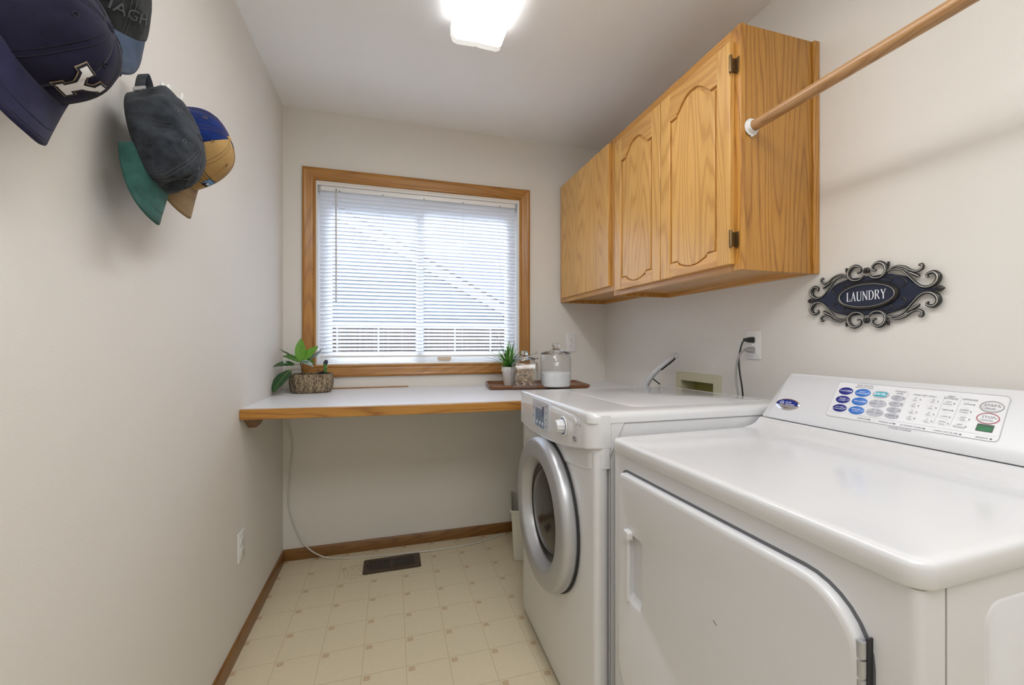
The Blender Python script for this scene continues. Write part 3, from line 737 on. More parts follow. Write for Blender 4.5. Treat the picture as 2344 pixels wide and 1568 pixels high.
mb.stack([(ellipse(0, 0, .036, .0185, 40), 0), (ellipse(0, 0, .036, .0185, 40), .0015), (ellipse(0, 0, .0335, .0165, 40), .0025)], CHROME, Mx)
upper = [(x, y) for x, y in ellipse(0, 0, .0325, .0155, 40) if y >= -.0036]; upper.sort(key=lambda p: math.atan2(p[1]+.0036, p[0])); 
mb.prism(upper, .0024, .0029, simple('badge_blue', (.005, .02, .20), .2), Mx)
mb.loft([[(x, y, .0031) for x, y in ellipse(-.017, .003, .0062, .0062, 24)], [(x, y, .0031) for x, y in ellipse(-.017, .003, .0053, .0053, 24)]], WINK, Mx, cap0=False, cap1=False)
mb.text('GE', .0072, WINK, Mx @ M_loc(-.017, .003, 0), .0031, shear=.2); mb.text('Profile', .0068, WINK, Mx @ M_loc(.002, .0065, 0), .0031, shear=.1); mb.text('Harmony', .0074, WINK, Mx @ M_loc(.008, .0005, 0), .0031, shear=.1)
mb.text('dryer', .0055, INK, Mx @ M_loc(0, -.0105, 0), .0029, shear=.2); mb.build('badge', dr, label='oval blue and silver maker badge')

# ================================================================== WASHER
wa = empty('washing_machine', (.540, 1.022, 0), math.radians(-.8)*-1*-1)
wa.rotation_euler = (0, 0, math.radians(-.9)*-1 if False else math.radians(-.9)*1)
wa.location = (.533, 1.026, 0)
tag(wa, 'white front-loading washing machine with round silver door', 'washing machine')
WW, WD = .700, .70
mb = MB(); mb.stack([(rrect(.050, WD, .002, WW-.002, .006), .02), (rrect(.050, WD, .002, WW-.002, .006), .9435)], WHITE_EN); mb.build('cabinet_body', wa)
MB().box(.03, WD-.02, .03, WW-.03, .0006, .02, DARK).build('foot_base', wa)
# front panel below console
def fr(i, y0=0, y1=WW): return rrect(0, .048, y0, y1, .014, 5)
mb = MB()
mb.stack([([(x + (.0), y) for x, y in rrect(.004, .048, .002, WW-.002, .016, 5)], .022), (rrect(.004, .048, .002, WW-.002, .016, 5), .860)], WHITE_EN)
mb.build('front_panel', wa)
# upper fascia with curved lower edge
Mw = M_axes((0, 0, 0), (0, -1, 0), (0, 0, 1), (-1, 0, 0))   # a=-y
def curvez(a, zf, zm, zn):    # a in 0..1 from far to near
    return zf*(1-a)**2 + 2*zm*a*(1-a) + zn*a*a
def fascia(lo, hi, x0, x1, name, mat, bev, inset=0.0, bow=.0):
    mb = MB(); n_ = 60; rings = []
    for k in range(n_+1):
        a = k/n_; y = WW - inset - a*(WW-2*inset); z0 = lo(a); z1 = hi(a)
        bx = bow*math.sin(PI*a) + .026*max(0, 1-min(a, 1-a)/.06)**2.4*-1
        rings.append([(x0-bx, y, z0+.004), (x0-bx-.0005, y, z0+.004), (x0-bx+.001, y, z0), (x1, y, z0), (x1, y, z1), (x0-bx+.010, y, z1), (x0-bx+.003, y, z1-.012), (x0-bx, y, z1-.03)])
    mb.loft(rings, mat); return mb.build(name, wa, bev, 2, angle=40)
fascia(lambda a: curvez(a, .77, .745, .818), lambda a: .90, .0005, .048, 'upper_panel', WHITE_EN, .002)
lo2 = lambda a: curvez(a, .836, .800, .876)
fascia(lo2, lambda a: .954 + .012*a, -.012, .050, 'control_console', WHITE_EN, .003, -.0006, .006)
# top cap
mb = MB()
def tring(i, z, r=.03): return (rrect(-.012+i*.3, WD, .0+i, WW-i, max(.01, r), 6), z)
mb.stack([tring(0, .944), tring(0, .958), tring(.002, .965), tring(.007, .9705), tring(.015, .9735), tring(.030, .9748), tring(.065, .9752), tring(.10, .9753)], WHITE_EN)
def tilt(mb): mb.v = [(x, y, z - (.013*y/WW if z > .95 else 0)) for x, y, z in mb.v]; return mb
tilt(mb).build('top_cap', wa, angle=60)
mb = MB(); mb.stack([(rrect(.165, WD-.03, .075, WW-.075, .02, 6), .9751), (rrect(.166, WD-.031, .076, WW-.076, .02, 6), .9760)], simple('grey_white_top', (.60, .61, .64), .18, coat=.6)); tilt(mb).build('top_inlay', wa)
# side seam
mb = MB(); pts = [(.0495, .0012, .03), (.0495, .0012, .82), (.047, .0012, .845), (.094, .0012, .942), (.60, .0012, .942)]
mb.tube(pts, .0012, GREY_PL, 6); mb.build('side_seam', wa)
# door
dcy, dcz = .358, .570
Md = M_axes((0, dcy, dcz), (0, -1, 0), (0, 0, 1), (-1, 0, 0))
mb = MB(); mb.lathe([(.0, -.002), (.260, -.002), (.260, .0045), (.250, .0055)], DARK, Md, 64); mb.build('door_gap_disc', wa)  # dark disc standing in for the shaded gap round the door
drr = MB().lathe([(.255, .004), (.258, .014), (.257, .030), (.2525, .040), (.245, .0455), (.235, .0475), (.215, .049), (.198, .0495), (.190, .0485), (.185, .0455), (.182, .041), (.172, .020), (.168, .008), (.168, .003)], SILVER, Md, 96).build('door', wa, angle=50, label='round silver door ring')
MB().lathe([(.168, .009), (.162, .008), (.158, .004), (.152, -.0005), (.146, .006), (.128, .016), (.09, .024), (.045, .028), (.0, .029)], DOOR_GLASS, Md, 64).build('door_glass', drr)
DRUM = simple('drum_rubber', (.10, .10, .10), .45)
MB().lathe([(.1685, .0065), (.166, .006), (.162, .0022), (.156, .0), (.146, -.0012), (0, -.0012)], DRUM, Md, 64).build('drum_gasket', drr)
def wface(y, z, h=.0): # console front point in world local coords; h outwards
    a = (WW-y)/WW; bx = .006*math.sin(PI*max(0, min(1, a))); return (-.0125-bx-h, y, z)
wfM = lambda y, z, h=.0: M_axes(wface(y, z, h), (0, -1, 0), (0, 0, 1), (-1, 0, 0))
mb = MB(); Mx = wfM(.180, .905)
mb.lathe([(0, .0), (.0315, .0), (.0315, .002), (.029, .0035), (.0265, .0035)], PLATE_W, Mx, 40); mb.lathe([(.0265, .0032), (.0245, .0036), (.022, .0036)], DIAL_BLUE, Mx, 40); mb.build('dial_ring', wa, label='blue ringed dial surround')
mb = MB(); n_ = 60; 
def kn(r, z, fl): return [((r - (fl if (k % 6) in (0, 1) else 0))*math.cos(2*PI*k/n_), (r - (fl if (k % 6) in (0, 1) else 0))*math.sin(2*PI*k/n_), z) for k in range(n_)]
mb.loft([kn(.022, .003, .0012), kn(.0215, .012, .0016), kn(.0195, .024, .0016), kn(.0175, .027, 0), kn(.010, .028, 0)], WHITE_PL, Mx); mb.build('selector_knob', wa)
mb = MB(); Mx = wfM(.365, .905, 0)
mb.prism(rrect(-.118+.0, .062, -.046, .052, .004), -.004, .0012, LCD_L, Mx)
mb.prism(rrect(-.082, .012, -.044, .022, .002), .0012, .0018, LCD, Mx)
mb.prism(rrect(-.006, .012, .0, .034, .001), .0016, .0024, simple('display_dark', (.10, .12, .20), .3), Mx)
for x in (-.065, -.033, -.004): mb.prism(ellipse(x, -.030, .0065, .0065, 20), .0018, .0026, WINK, Mx); mb.prism(ellipse(x, -.030, .003, .003, 16), .0026, .0029, LCD, Mx)
for i, x in enumerate((-.070, -.038, -.010)):
    for k in range(5 - i): mb.box(x-.006-.002*(k % 2), x+.006, .012-k*.0075-i*.003, .0145-k*.0075-i*.003, .0018, .0021, INK, Mx)
for k, x in enumerate((-.06, -.045, -.03, -.015)): mb.box(x-.003, x+.003, .035, .0375, .0012, .0016, INK, Mx)
for z in (-.034, -.010, .014, .036): mb.box(.026, .036, z, z+.004, .0012, .0016, INK, Mx); mb.box(.028, .034, z-.006, z-.0045, .0012, .0016, INK_L, Mx)
for z in (-.02, .01): mb.box(-.108, -.100, z, z+.012, .0012, .0016, INK_L, Mx)
mb.build('display_panel', wa, label='blue display panel')
MB().lathe([(0, .004), (.009, .0035), (.0105, .002), (.0105, 0)], WHITE_PL, wfM(.092, .935), 24).build('start_button', wa)
mb = MB(); Mx = wfM(.062, .930, .0012)
mb.text('Pause', .007, INK, Mx @ M_loc(.0, 0, 0), 0); mb.build('button_label', wa)
mb = MB(); Mx = wfM(.10, .878, .0022)
for i, (x, y, w_) in enumerate(((0, .008, .014), (.017, .008, .006), (0, .002, .009), (.012, .001, .012), (0, -.005, .002), (.008, -.005, .002))): mb.box(x-.006, x-.006+w_, y, y+.0032, 0, .0004, INK, Mx)
mb.build('printed_legend', wa); mb = MB(); Mx = wfM(.10, .878, .0022)
for i, (x, y, w_) in enumerate(((-.048+.05*1.0-.09, .052, .010), (-.11+.03, .05, .008), (-.105, .04, .008), (-.105, .033, .010), (-.115, .02, .007))): mb.box(x, x+w_, y, y+.003, 0, .0004, INK, Mx)
mb.build('printed_legend', wa)
MB().lathe([(0, .003), (.010, .0025), (.0115, 0)], CHROME, wfM(.668, .937, -.004), 24).build('badge', wa, label='small round chrome badge')
MB().stack([(ellipse(0, 0, .022, .035, 28), -.004), (ellipse(0, 0, .020, .032, 28), .004), (ellipse(0, 0, .012, .02, 28), .0065)], WHITE_PL, wfM(.640, .880, -.006)).build('dispenser_pull', wa)

# ================================================================== FLOOR REGISTER, BIN, CABLE
rg = empty('floor_register', (0, 2.275, 0)); tag(rg, 'brown metal floor heating register with two banks of slots', 'floor register')
mb = MB(); mb.stack([(rrect(-.1445, .1465, -.0755, .0705, .012), .0007), (rrect(-.1445, .1465, -.0755, .0705, .012), .002), (rrect(-.136, .138, -.067, .062, .008), .006)], BROWN_MET)
mb.box(-.118, .118, -.046, .042, .006, .0064, DARK)
for s_ in (0, 1):
    x0 = -.116 if s_ == 0 else .010
    for k in range(10): mb.box(x0+k*.0112, x0+k*.0112+.0052, -.046, .042, .006, .0085, BROWN_MET, None)
mb.box(-.008, .006, -.048, .044, .006, .0088, BROWN_MET)
mb.build('grille', rg, .0008)
MB().box(-.126, -.122, -.01, .012, .006, .014, BROWN_MET).build('lever', rg)

bn = empty('waste_bin', (.771, 2.212, 0), math.radians(-16)); tag(bn, 'cream rectangular plastic waste bin tucked between counter wall and washer', 'waste bin')
mb = MB()
def bring(hx, hy, z, r=.02): return (rrect(-hx, hx, -hy, hy, r, 5), z)
mb.stack([bring(.112, .13, .0008), bring(.116, .134, .004), bring(.128, .147, .262), bring(.135, .153, .264), bring(.136, .154, .276), bring(.133, .151, .278), bring(.126, .145, .274), bring(.110, .13, .012, .018)], CREAM_PL)
mb.build('bin_shell', bn, .001)
cb_ = MB().tube(cat_rom([(-.556, YB-.010, .868), (-.552, YB-.010, .80), (-.520, YB-.010, .68), (-.512, YB-.010, .60), (-.530, YB-.009, .40), (-.527, YB-.010, .27), (-.480, YB-.016, .13), (-.42, YB-.035, .055), (-.34, YB-.05, .012), (-.25, 2.395, .0045), (-.10, 2.375, .0045), (.0, 2.352, .0075), (.10, 2.345, .0085), (.22, 2.345, .0045), (.40, 2.353, .0045), (.53, 2.38, .0045), (.66, 2.437, .0045)], 8), .0034, simple('white_cable', (.62, .60, .57), .45), 8).build('cable')
tag(cb_, 'thin white cable hanging from the counter corner and trailing over the floor', 'cable')

# ================================================================== SIGN
sg = empty('wall_sign', (XR, .8805, 1.3075)); tag(sg, 'navy oval LAUNDRY sign with black scrollwork frame', 'sign')
IRON = simple('sign_black', (.018, .017, .016), .35, .2, coat=.3); NAVY = simple('sign_navy', (.012, .018, .042), .4); SLV = simple('sign_silver', (.55, .53, .48), .4, .3)
Mg = M_axes((-.0006, 0, 0), (0, -1, 0), (0, 0, 1), (-1, 0, 0))
q_ = [(0, 58), (20, 56), (45, 57), (70, 52), (95, 42), (113, 24), (135, 7), (160, 3), (168, 0)]
q2 = [(v.x, v.y) for v in cat_rom([(x, y, 0) for x, y in q_], 5)]
poly = q2 + [(x, -y) for x, y in q2[-2::-1]]; poly = poly + [(-x, y) for x, y in poly[-2:0:-1]]
poly = [(x/1000, y/1000) for x, y in poly]
MB().stack([(poly, .001), (poly, .007), ([(x*.985, y*.97) for x, y in poly], .009)], NAVY, Mg).build('back_plate', sg)
mb = MB()
def scroll(pts, rads, h=.009, hi=True):
    for sx in (1, -1):
        for sy in (1, -1):
            P = cat_rom([(sx*x/1000, sy*y/1000, h) for x, y in pts], 5); n_ = len(P)
            R = [0]*n_
            for i in range(n_):
                f = i/(n_-1)*(len(rads)-1); j = min(int(f), len(rads)-2); R[i] = (rads[j] + (rads[j+1]-rads[j])*(f-j))/1000
            mb.tube(P, R, IRON, 8, Mg)
            if hi: mb.tube([(p.x, p.y, p.z + R[i]*.93) for i, p in enumerate(P)], [max(.0005, r*.22) for r in R], SLV, 5, Mg)  # thin silver line along the crest of each scroll
scroll([(6, 60), (20, 49), (38, 50), (50, 64), (47, 82), (33, 92), (18, 86), (16, 74), (25, 70)], [3, 4, 4.5, 5.5, 6, 5.5, 4, 4, 3.5])
scroll([(48, 60), (66, 66), (88, 60), (108, 36), (128, 13), (146, 7), (163, 16), (168, 32), (158, 44), (144, 40), (146, 31)], [2.5, 3, 3.2, 3.2, 3.4, 4.5, 6.5, 7, 5.5, 4, 3.5])
scroll([(54, 66), (74, 73), (94, 68), (110, 56), (124, 52), (134, 58), (133, 68), (126, 68)], [2.5, 3.5, 4, 3.5, 3.5, 4, 4.2, 3.2])
scroll([(98, 56), (112, 48), (124, 40), (128, 36)], [2, 4.5, 5, 2])
scroll([(4, 66), (4, 74), (2, 82)], [4, 5, 3], hi=False)
scroll([(40, 47), (58, 47), (66, 40), (60, 33)], [1.6, 2, 2, 2.2], hi=False)
scroll([(70, 49), (88, 40), (98, 26), (92, 16), (86, 19)], [1.6, 2, 2.2, 2.2, 2.2], hi=False)
scroll([(56, 90), (56, 80), (52, 74)], [3, 3, 3], hi=False)
mb.build('scroll_frame', sg, angle=60)
mb = MB()
for s_ in (1, -1):
    mb = MB()
    mb.loft([[(s_*(.162+.0), 0, .009)]*12] + [[(s_*(.160+.022*u), .008*math.sin(PI*min(1, u*.9+.1))*math.cos(2*PI*k/12), .009+.006*math.sin(PI*min(1, u*.9+.1))*math.sin(2*PI*k/12)) for k in range(12)] for u in (0.05, .2, .4, .6, .8, .95)], IRON, Mg)
    mb.build('finial', sg)
mb = MB(); mb.loft([[(x, y, z) for x, y in ellipse(0, 0, a/1000, b_/1000, 56)] for a, b_, z in ((84, 43, .008), (84, 43, .012), (80, 39, .017), (75, 34, .016), (73, 32.5, .012))], IRON, Mg, cap0=False, cap1=False)
mb.loft([[(x, y, z) for x, y in ellipse(0, 0, a/1000, b_/1000, 56)] for a, b_, z in ((74.5, 34, .0155), (73.6, 33.2, .0166), (72.8, 32.4, .0155))], SLV, Mg, cap0=False, cap1=False); mb.build('oval_rim', sg, angle=60)
MB().stack([(ellipse(0, 0, .0735, .033, 48), .009), (ellipse(0, 0, .0735, .033, 48), .0125)], NAVY, Mg).build('oval_field', sg)
# serif letters, drawn as strokes
def stroke(mb, x0, y0, x1, y1, w0, M, mat, w1=None):
    w1 = w1 or w0; d = Vector((x1-x0, y1-y0)).normalized(); n_ = Vector((-d.y, d.x))
    a = [(x0+n_.x*w0/2, y0+n_.y*w0/2), (x0-n_.x*w0/2, y0-n_.y*w0/2), (x1-n_.x*w1/2, y1-n_.y*w1/2), (x1+n_.x*w1/2, y1+n_.y*w1/2)]
    mb.prism(a, 0, .0006, mat, M)
def arc(mb, pts, ws, M, mat):
    P = cat_rom([(x, y, 0) for x, y in pts], 5); n_ = len(P); l = []; r = []
    for i, p in enumerate(P):
        d = (P[min(i+1, n_-1)]-P[max(0, i-1)]).normalized(); f = i/(n_-1)*(len(ws)-1); j = min(int(f), len(ws)-2); w_ = (ws[j]+(ws[j+1]-ws[j])*(f-j))/2
        l.append((p.x-d.y*w_, p.y+d.x*w_)); r.append((p.x+d.y*w_, p.y-d.x*w_))
    for i in range(n_-1): mb.prism([l[i], r[i], r[i+1], l[i+1]], 0, .0006, mat, M)
SER = {'L': (.70, [('s', .16, 0, .16, 1, .13), ('s', 0, .02, .62, .02, .06), ('s', .60, .02, .64, .26, .05), ('s', 0, .98, .34, .98, .05)]),
 'A': (.92, [('s', .14, 0, .46, 1, .06), ('s', .76, 0, .44, 1, .13), ('s', .26, .34, .66, .34, .05), ('s', 0, .02, .28, .02, .05), ('s', .60, .02, .92, .02, .05)]),
 'U': (.92, [('a', [(.16, 1), (.16, .35), (.25, .06), (.48, .0), (.70, .08), (.77, .35), (.77, 1)], [.13, .13, .12, .09, .06, .06]), ('s', 0, .98, .33, .98, .05), ('s', .62, .98, .92, .98, .05)]),
 'N': (.98, [('s', .15, 0, .15, 1, .06), ('s', .13, .98, .82, .02, .13), ('s', .82, 0, .82, 1, .06), ('s', 0, .02, .30, .02, .05), ('s', 0, .98, .22, .98, .05), ('s', .68, .98, .97, .98, .05)]),
 'D': (.92, [('s', .16, 0, .16, 1, .13), ('a', [(.1, .98), (.45, .97), (.72, .80), (.80, .5), (.72, .20), (.45, .03), (.1, .02)], [.05, .07, .11, .13, .11, .07, .05]), ('s', 0, .02, .2, .02, .05), ('s', 0, .98, .2, .98, .05)]),
 'R': (.90, [('s', .16, 0, .16, 1, .13), ('a', [(.1, .98), (.42, .97), (.62, .88), (.64, .70), (.52, .53), (.18, .50)], [.05, .07, .12, .12, .07, .05]), ('s', .40, .50, .80, .0, .12), ('s', 0, .02, .33, .02, .05), ('s', 0, .98, .2, .98, .05), ('s', .68, .02, .92, .02, .05)]),
 'Y': (.88, [('s', .12, .98, .44, .48, .13), ('s', .78, .98, .46, .48, .06), ('s', .45, .5, .45, 0, .13), ('s', 0, .98, .30, .98, .05), ('s', .64, .98, .90, .98, .05), ('s', .30, .02, .60, .02, .05)])}
mb = MB(); LH = .0275; x = 0; tot = sum(SER[c][0]+.08 for c in 'LAUNDRY'); sc = .107/tot
for c in 'LAUNDRY':
    wd, st = SER[c]; Mc = Mg @ M_loc(-.0535 + x*sc, -LH/2, .0127)
    for s_ in st:
        if s_[0] == 's': stroke(mb, s_[1]*sc, s_[2]*LH, s_[3]*sc, s_[4]*LH, s_[5]*.020, Mc, WINK)
        else: arc(mb, [(a*sc, b_*LH) for a, b_ in s_[1]], [v*.020 for v in s_[2]], Mc, WINK)
    x += wd + .08
mb.build('lettering', sg, label='white LAUNDRY lettering')

# ================================================================== TRAY, JARS, PLANTS
WALNUT = oak('walnut_tray', 'X', (.42, .28, .24), 1.0, 8.2, .4)
def zc(y): return CT + .0025
ty = empty('wooden_tray', (.80, 2.262, zc(2.25)+.0005), math.radians(-9)); tag(ty, 'brown wooden tray with rounded corners holding two glass jars and grass plant', 'tray')
def tr_(i, z, r=.03): return (rrect(-.283+i, .283-i, -.155+i, .155-i, max(.006, r-i*.5), 6), z)
MB().stack([tr_(.016, .0), tr_(.012, .001), tr_(.002, .010), tr_(0, .018), tr_(.001, .021), tr_(.005, .022), tr_(.009, .020), tr_(.014, .009), tr_(.018, .008)], WALNUT).build('tray_body', ty, angle=40)
TZ = zc(2.25) + .0095
# round jar
def jar_common(t, r, h, nk):
    pass
j2 = empty('glass_jar', (.868, 2.125, TZ)); j2.scale = (1, 1, 1.04); tag(j2, 'large round lidded glass jar half filled with white powder', 'jar')
R = .086
MB().lathe([(0, .001), (R-.008, .001), (R-.002, .006), (R, .014), (R, .150), (R-.002, .158), (R-.008, .164), (R-.010, .170), (R-.006, .174), (R-.009, .1745), (R-.014, .170), (R-.012, .162), (R-.0035, .154), (R-.0035, .014), (R-.006, .0065), (0, .005)], JAR_GLASS, n=56).build('jar_body', j2, angle=60)
mb = MB(); mb.lathe([(0, .1765), (R-.014, .1765), (R-.003, .1755), (R+.001, .1785), (R-.002, .1805), (R-.02, .186), (.040, .194), (.022, .201), (.014, .206), (.012, .209)], THICK_GLASS, n=48); mb.lathe([(.012, .209), (.018, .213), (.0215, .220), (.020, .229), (.014, .2335), (0, .2345)], THICK_GLASS, n=12); mb.build('jar_lid', j2, angle=40)
pw = MB(); pw.lathe([(0, .007), (R-.0075, .0075), (R-.0045, .015), (R-.0045, .079), (R-.010, .0825), (R*.6, .0850), (.02, .0865), (0, .087)], simple('white_powder', (.82, .82, .83), .9), n=48)
po_ = pw.build('washing_powder', None, angle=50); po_.location = (.868, 2.125, TZ); tag(po_, 'white washing powder inside the large round jar', 'powder', kind='stuff')
# squarish jar
j1 = empty('glass_jar', (.694, 2.146, TZ), math.radians(-14)); j1.scale = (1.08, 1.08, 1.07); tag(j1, 'smaller squarish lidded glass jar full of wooden clothespins', 'jar')
def sq(i, z, r=.018): return (rrect(-.066+i, .066-i, -.060+i, .060-i, max(.004, r-i), 6), z)
def rd_(r, z, n=28): # circle with the same point count as sq rings
    return ([(r*math.cos(PI/4*0 + 2*PI*(k+.0)/n), r*math.sin(2*PI*(k)/n)) for k in range(n)], z)
def sqc(i, z, f):    # blend to circle
    s_ = rrect(-.066+i, .066-i, -.060+i, .060-i, .018, 6); out = []
    for x, y in s_:
        a = math.atan2(y, x); c_ = (.054*math.cos(a), .054*math.sin(a)); out.append((x*(1-f)+c_[0]*f, y*(1-f)+c_[1]*f))
    return (out, z)
MB().stack([sq(.006, .001), sq(.001, .006), sq(0, .012), sq(0, .122), sqc(.001, .129, .25), sqc(.004, .134, .8), sqc(0, .138, 1), sqc(0, .142, 1), sqc(0.0, .1425, .98), sqc(.006, .134, .8), sqc(.004, .128, .2), sq(.003, .122), sq(.003, .012), sq(.005, .0065)], JAR_GLASS).build('jar_body', j1, angle=60)
mb = MB(); mb.lathe([(0, .1445), (.050, .1445), (.057, .1435), (.060, .1460), (.056, .149), (.034, .157), (.018, .162), (.012, .166)], THICK_GLASS, n=40); mb.lathe([(.012, .166), (.017, .170), (.0195, .177), (.017, .185), (.011, .1885), (0, .189)], THICK_GLASS, n=12); mb.build('jar_lid', j1, angle=40)
# clothespins
PIN = simple('pin_wood', (.50, .37, .26), .7); PIN2 = simple('pin_spring', (.3, .3, .3), .35, .9)
pin = empty('clothespin', (0, 0, 0))
mb = MB()
for s_ in (1, -1):
    rings = []
    for x, o_, t_ in ((-.036, .0062, .0022), (-.026, .0050, .0034), (-.006, .0028, .0046), (.004, .0020, .0044), (.014, .0024, .0040), (.026, .0016, .0040), (.034, .0006, .0030), (.037, .0004, .0018)):
        rings.append([(x, -.005, s_*o_), (x, .005, s_*o_), (x, .0045, s_*(o_+t_)), (x, -.0045, s_*(o_+t_))])
    mb.loft(rings, PIN)
mb.build('wooden_prongs', pin, .0006, 1)
mb = MB()
for k in range(3): mb.lathe([(.0036, -.0008), (.0044, 0), (.0036, .0008)], PIN2, M_axes((.002, -.0018+k*.0018, 0), (1, 0, 0), (0, 0, 1), (0, 1, 0)), 10)
mb.tube([(.002, -.0062, .0), (.012, -.0062, .0055), (.012, .0062, .0055), (.002, .0062, 0)], .0007, PIN2, 5)
mb.build('spring', pin)
GP = 'wooden clothespins in the square jar'
pins = [pin]; rr = random.Random(11)
for k in range(39): pins.append(copy_tree(pin))
Mj = Matrix.Translation(j1.location) @ Matrix.Rotation(j1.rotation_euler.z, 4, 'Z')
cnt = 0
for k, p_ in enumerate(pins):
    lay = k // 6; zc_ = .018 + lay*.0122 + rr.random()*.006; i = k % 6
    tiltm = .45 + .14*lay
    for _try in range(1500):
        x, y = rr.uniform(-.05, .05), rr.uniform(-.045, .045); yaw = rr.uniform(0, 2*PI); pitch = rr.uniform(-1, 1)*tiltm*1.3; roll = rr.uniform(-1.4, 1.4)
        R_ = Matrix.Rotation(yaw, 4, 'Z') @ Matrix.Rotation(pitch, 4, 'Y') @ Matrix.Rotation(roll, 4, 'X')
        ok = True
        for s_ in (-.038, .038):
            e_ = R_ @ Vector((s_, 0, 0)); ex, ey, ez = x+e_.x, y+e_.y, zc_+e_.z
            if abs(ex) > .050 or abs(ey) > .044 or ez < .013 or ez > .118: ok = False
        if ok: break
    else:
        yaw = rr.choice([0, PI]); R_ = Matrix.Rotation(yaw, 4, 'Z'); x = 0; y = rr.uniform(-.04, .04)
    p_.matrix_world = Mj @ Matrix.Translation((x, y, zc_)) @ R_
    tag(p_, 'pale wooden spring clothespin in the squarish glass jar', 'clothespin', GP)

# white pot with grass
gp = empty('potted_grass', (.655, 2.262, TZ)); tag(gp, 'artificial green grass plant in white embossed pot on the tray', 'potted plant')
gp.location = (.640, 2.268, TZ)
mb = MB(); POT = simple('white_ceramic', (.78, .77, .75), .45)
mb.lathe([(0, .001), (.026, .001), (.029, .004), (.041, .098), (.043, .102), (.043, .108), (.039, .108), (.037, .098), (.027, .02), (0, .02)], POT, n=40)
for k in range(9):
    a0 = 2*PI*k/9
    P = [((.0405+.0005)*math.cos(a0+u*.5), (.0405+.0005)*math.sin(a0+u*.5), .088 + .007*math.sin(u*PI*2)) for u in [j/10 for j in range(11)]]
    mb.tube(P, .0014, POT, 6)
mb.build('pot', gp, angle=50)
MB().lathe([(0, .092), (.036, .090)], simple('dark_moss', (.03, .035, .02), .9), n=20).build('soil', gp)
GR = [simple('grass_%d' % i, c, .45) for i, c in enumerate(((.05, .19, .02), (.09, .30, .04), (.025, .10, .02), (.22, .45, .07)))]
rg_ = random.Random(5)
def blade(az, lean, ln, wd, curl, mat, base=(0, 0, .09), roll=0.):
    n_ = 9; rings = []; p = Vector(base); th = lean; d = Vector((math.cos(az), math.sin(az), 0)); sd_ = Vector((-math.sin(az), math.cos(az), 0))
    for k in range(n_+1):
        u = k/n_; w_ = wd*(.55+.9*u)*(1-u**2.2)+.0002
        rings.append([tuple(p-sd_*w_), tuple(p+Vector((0, 0, -w_*.35))), tuple(p+sd_*w_)])
        dirv = d*math.sin(th) + Vector((0, 0, math.cos(th))); p = p + dirv*(ln/n_); th += curl/n_
    return rings
for k in range(86):
    az = rg_.uniform(0, 2*PI); lean = abs(rg_.gauss(.12, .70)); ln = rg_.uniform(.10, .20)
    if math.sin(az) > .1: lean *= .55; ln *= .9
    if math.sin(az) < -.3: ln *= .75; lean *= .75
    base = (rg_.uniform(-.02, .02), rg_.uniform(-.02, .02), .095)
    MB().loft(blade(az, lean, ln, rg_.uniform(.0034, .0066), rg_.uniform(.1, 1.1), GR[rg_.choice([0, 0, 1, 1, 2, 3])], base), GR[rg_.choice([0, 0, 1, 1, 2, 3])], cap0=False, cap1=False, closed=False).build('grass_blade', gp, angle=180)
for az, lean, ln, curl in ((PI+.35, .95, .20, 1.35), (PI-.2, 1.1, .13, .3), (-.15, .85, .19, .6), (.05, 1.1, .16, .5), (PI+.15, .6, .16, .3), (1.2, .35, .15, .2)):
    MB().loft(blade(az, lean, ln, .0028, curl, GR[1], (0, 0, .10)), GR[3 if ln > .15 else 1], cap0=False, cap1=False, closed=False).build('grass_blade', gp, angle=180)
SEED = simple('seed_head', (.10, .05, .07), .8)
for az, lean, ln in ((PI*.95, .22, .19), (PI, .65, .14), (0, .95, .19), (0.1, 1.15, .19), (.3, .8, .15), (-2.6, .3, .16)):
    mb = MB(); pts = []; p = Vector((0, 0, .1)); th = lean
    for k in range(7): pts.append(tuple(p)); p = p + Vector((math.cos(az)*math.sin(th), math.sin(az)*math.sin(th)*.4, math.cos(th)))*ln/6; th += .06
    mb.tube(pts, .0006, GR[2], 5)
    for q in range(6):
        c = Vector(pts[-1]) + Vector((rg_.uniform(-.012, .006), rg_.uniform(-.006, .006), rg_.uniform(-.010, .006))); mb.lathe([(0, -.003), (.0018, 0), (0, .003)], SEED, Matrix.Translation(c) @ Euler((rg_.uniform(0, 3), rg_.uniform(0, 3), 0)).to_matrix().to_4x4(), 6)
    mb.build('seed_stem', gp)

# bark planter with broad-leaved plant
m, t, b = new_mat('bark_ceramic'); BARK = m
v = objco(t, (1, 1, .42)); nz = noise(t, v, 210, 6, .7); v2 = objco(t, (1, 1, .12)); nz2 = noise(t, v2, 55, 2)
mm_ = math_n(t, 'ADD', math_n(t, 'MULTIPLY', nz, .7), math_n(t, 'MULTIPLY', nz2, .3))
t.links.new(ramp(t, mm_, [(.40, (.045, .032, .022)), (.48, (.17, .125, .075)), (.56, (.40, .31, .19)), (.70, (.58, .48, .33))]), b.inputs['Base Color']); b.inputs['Roughness'].default_value = .7; bump(t, b, mm_, .9, .004)
pl = empty('potted_plant', (-.398, 2.330, zc(2.30)+.0008)); tag(pl, 'broad-leaved green plant and small cactus in bark-textured planter', 'potted plant')
mb = MB()
def pring(a, b_, z, wob=.0): 
    return ([(x*(1+wob*math.sin(11*k*.37)), y*(1+wob*math.cos(7*k*.61))) for k, (x, y) in enumerate([(a*math.copysign(abs(math.cos(2*PI*k/64))**.75, math.cos(2*PI*k/64)), b_*math.copysign(abs(math.sin(2*PI*k/64))**.75, math.sin(2*PI*k/64))) for k in range(64)])], z)
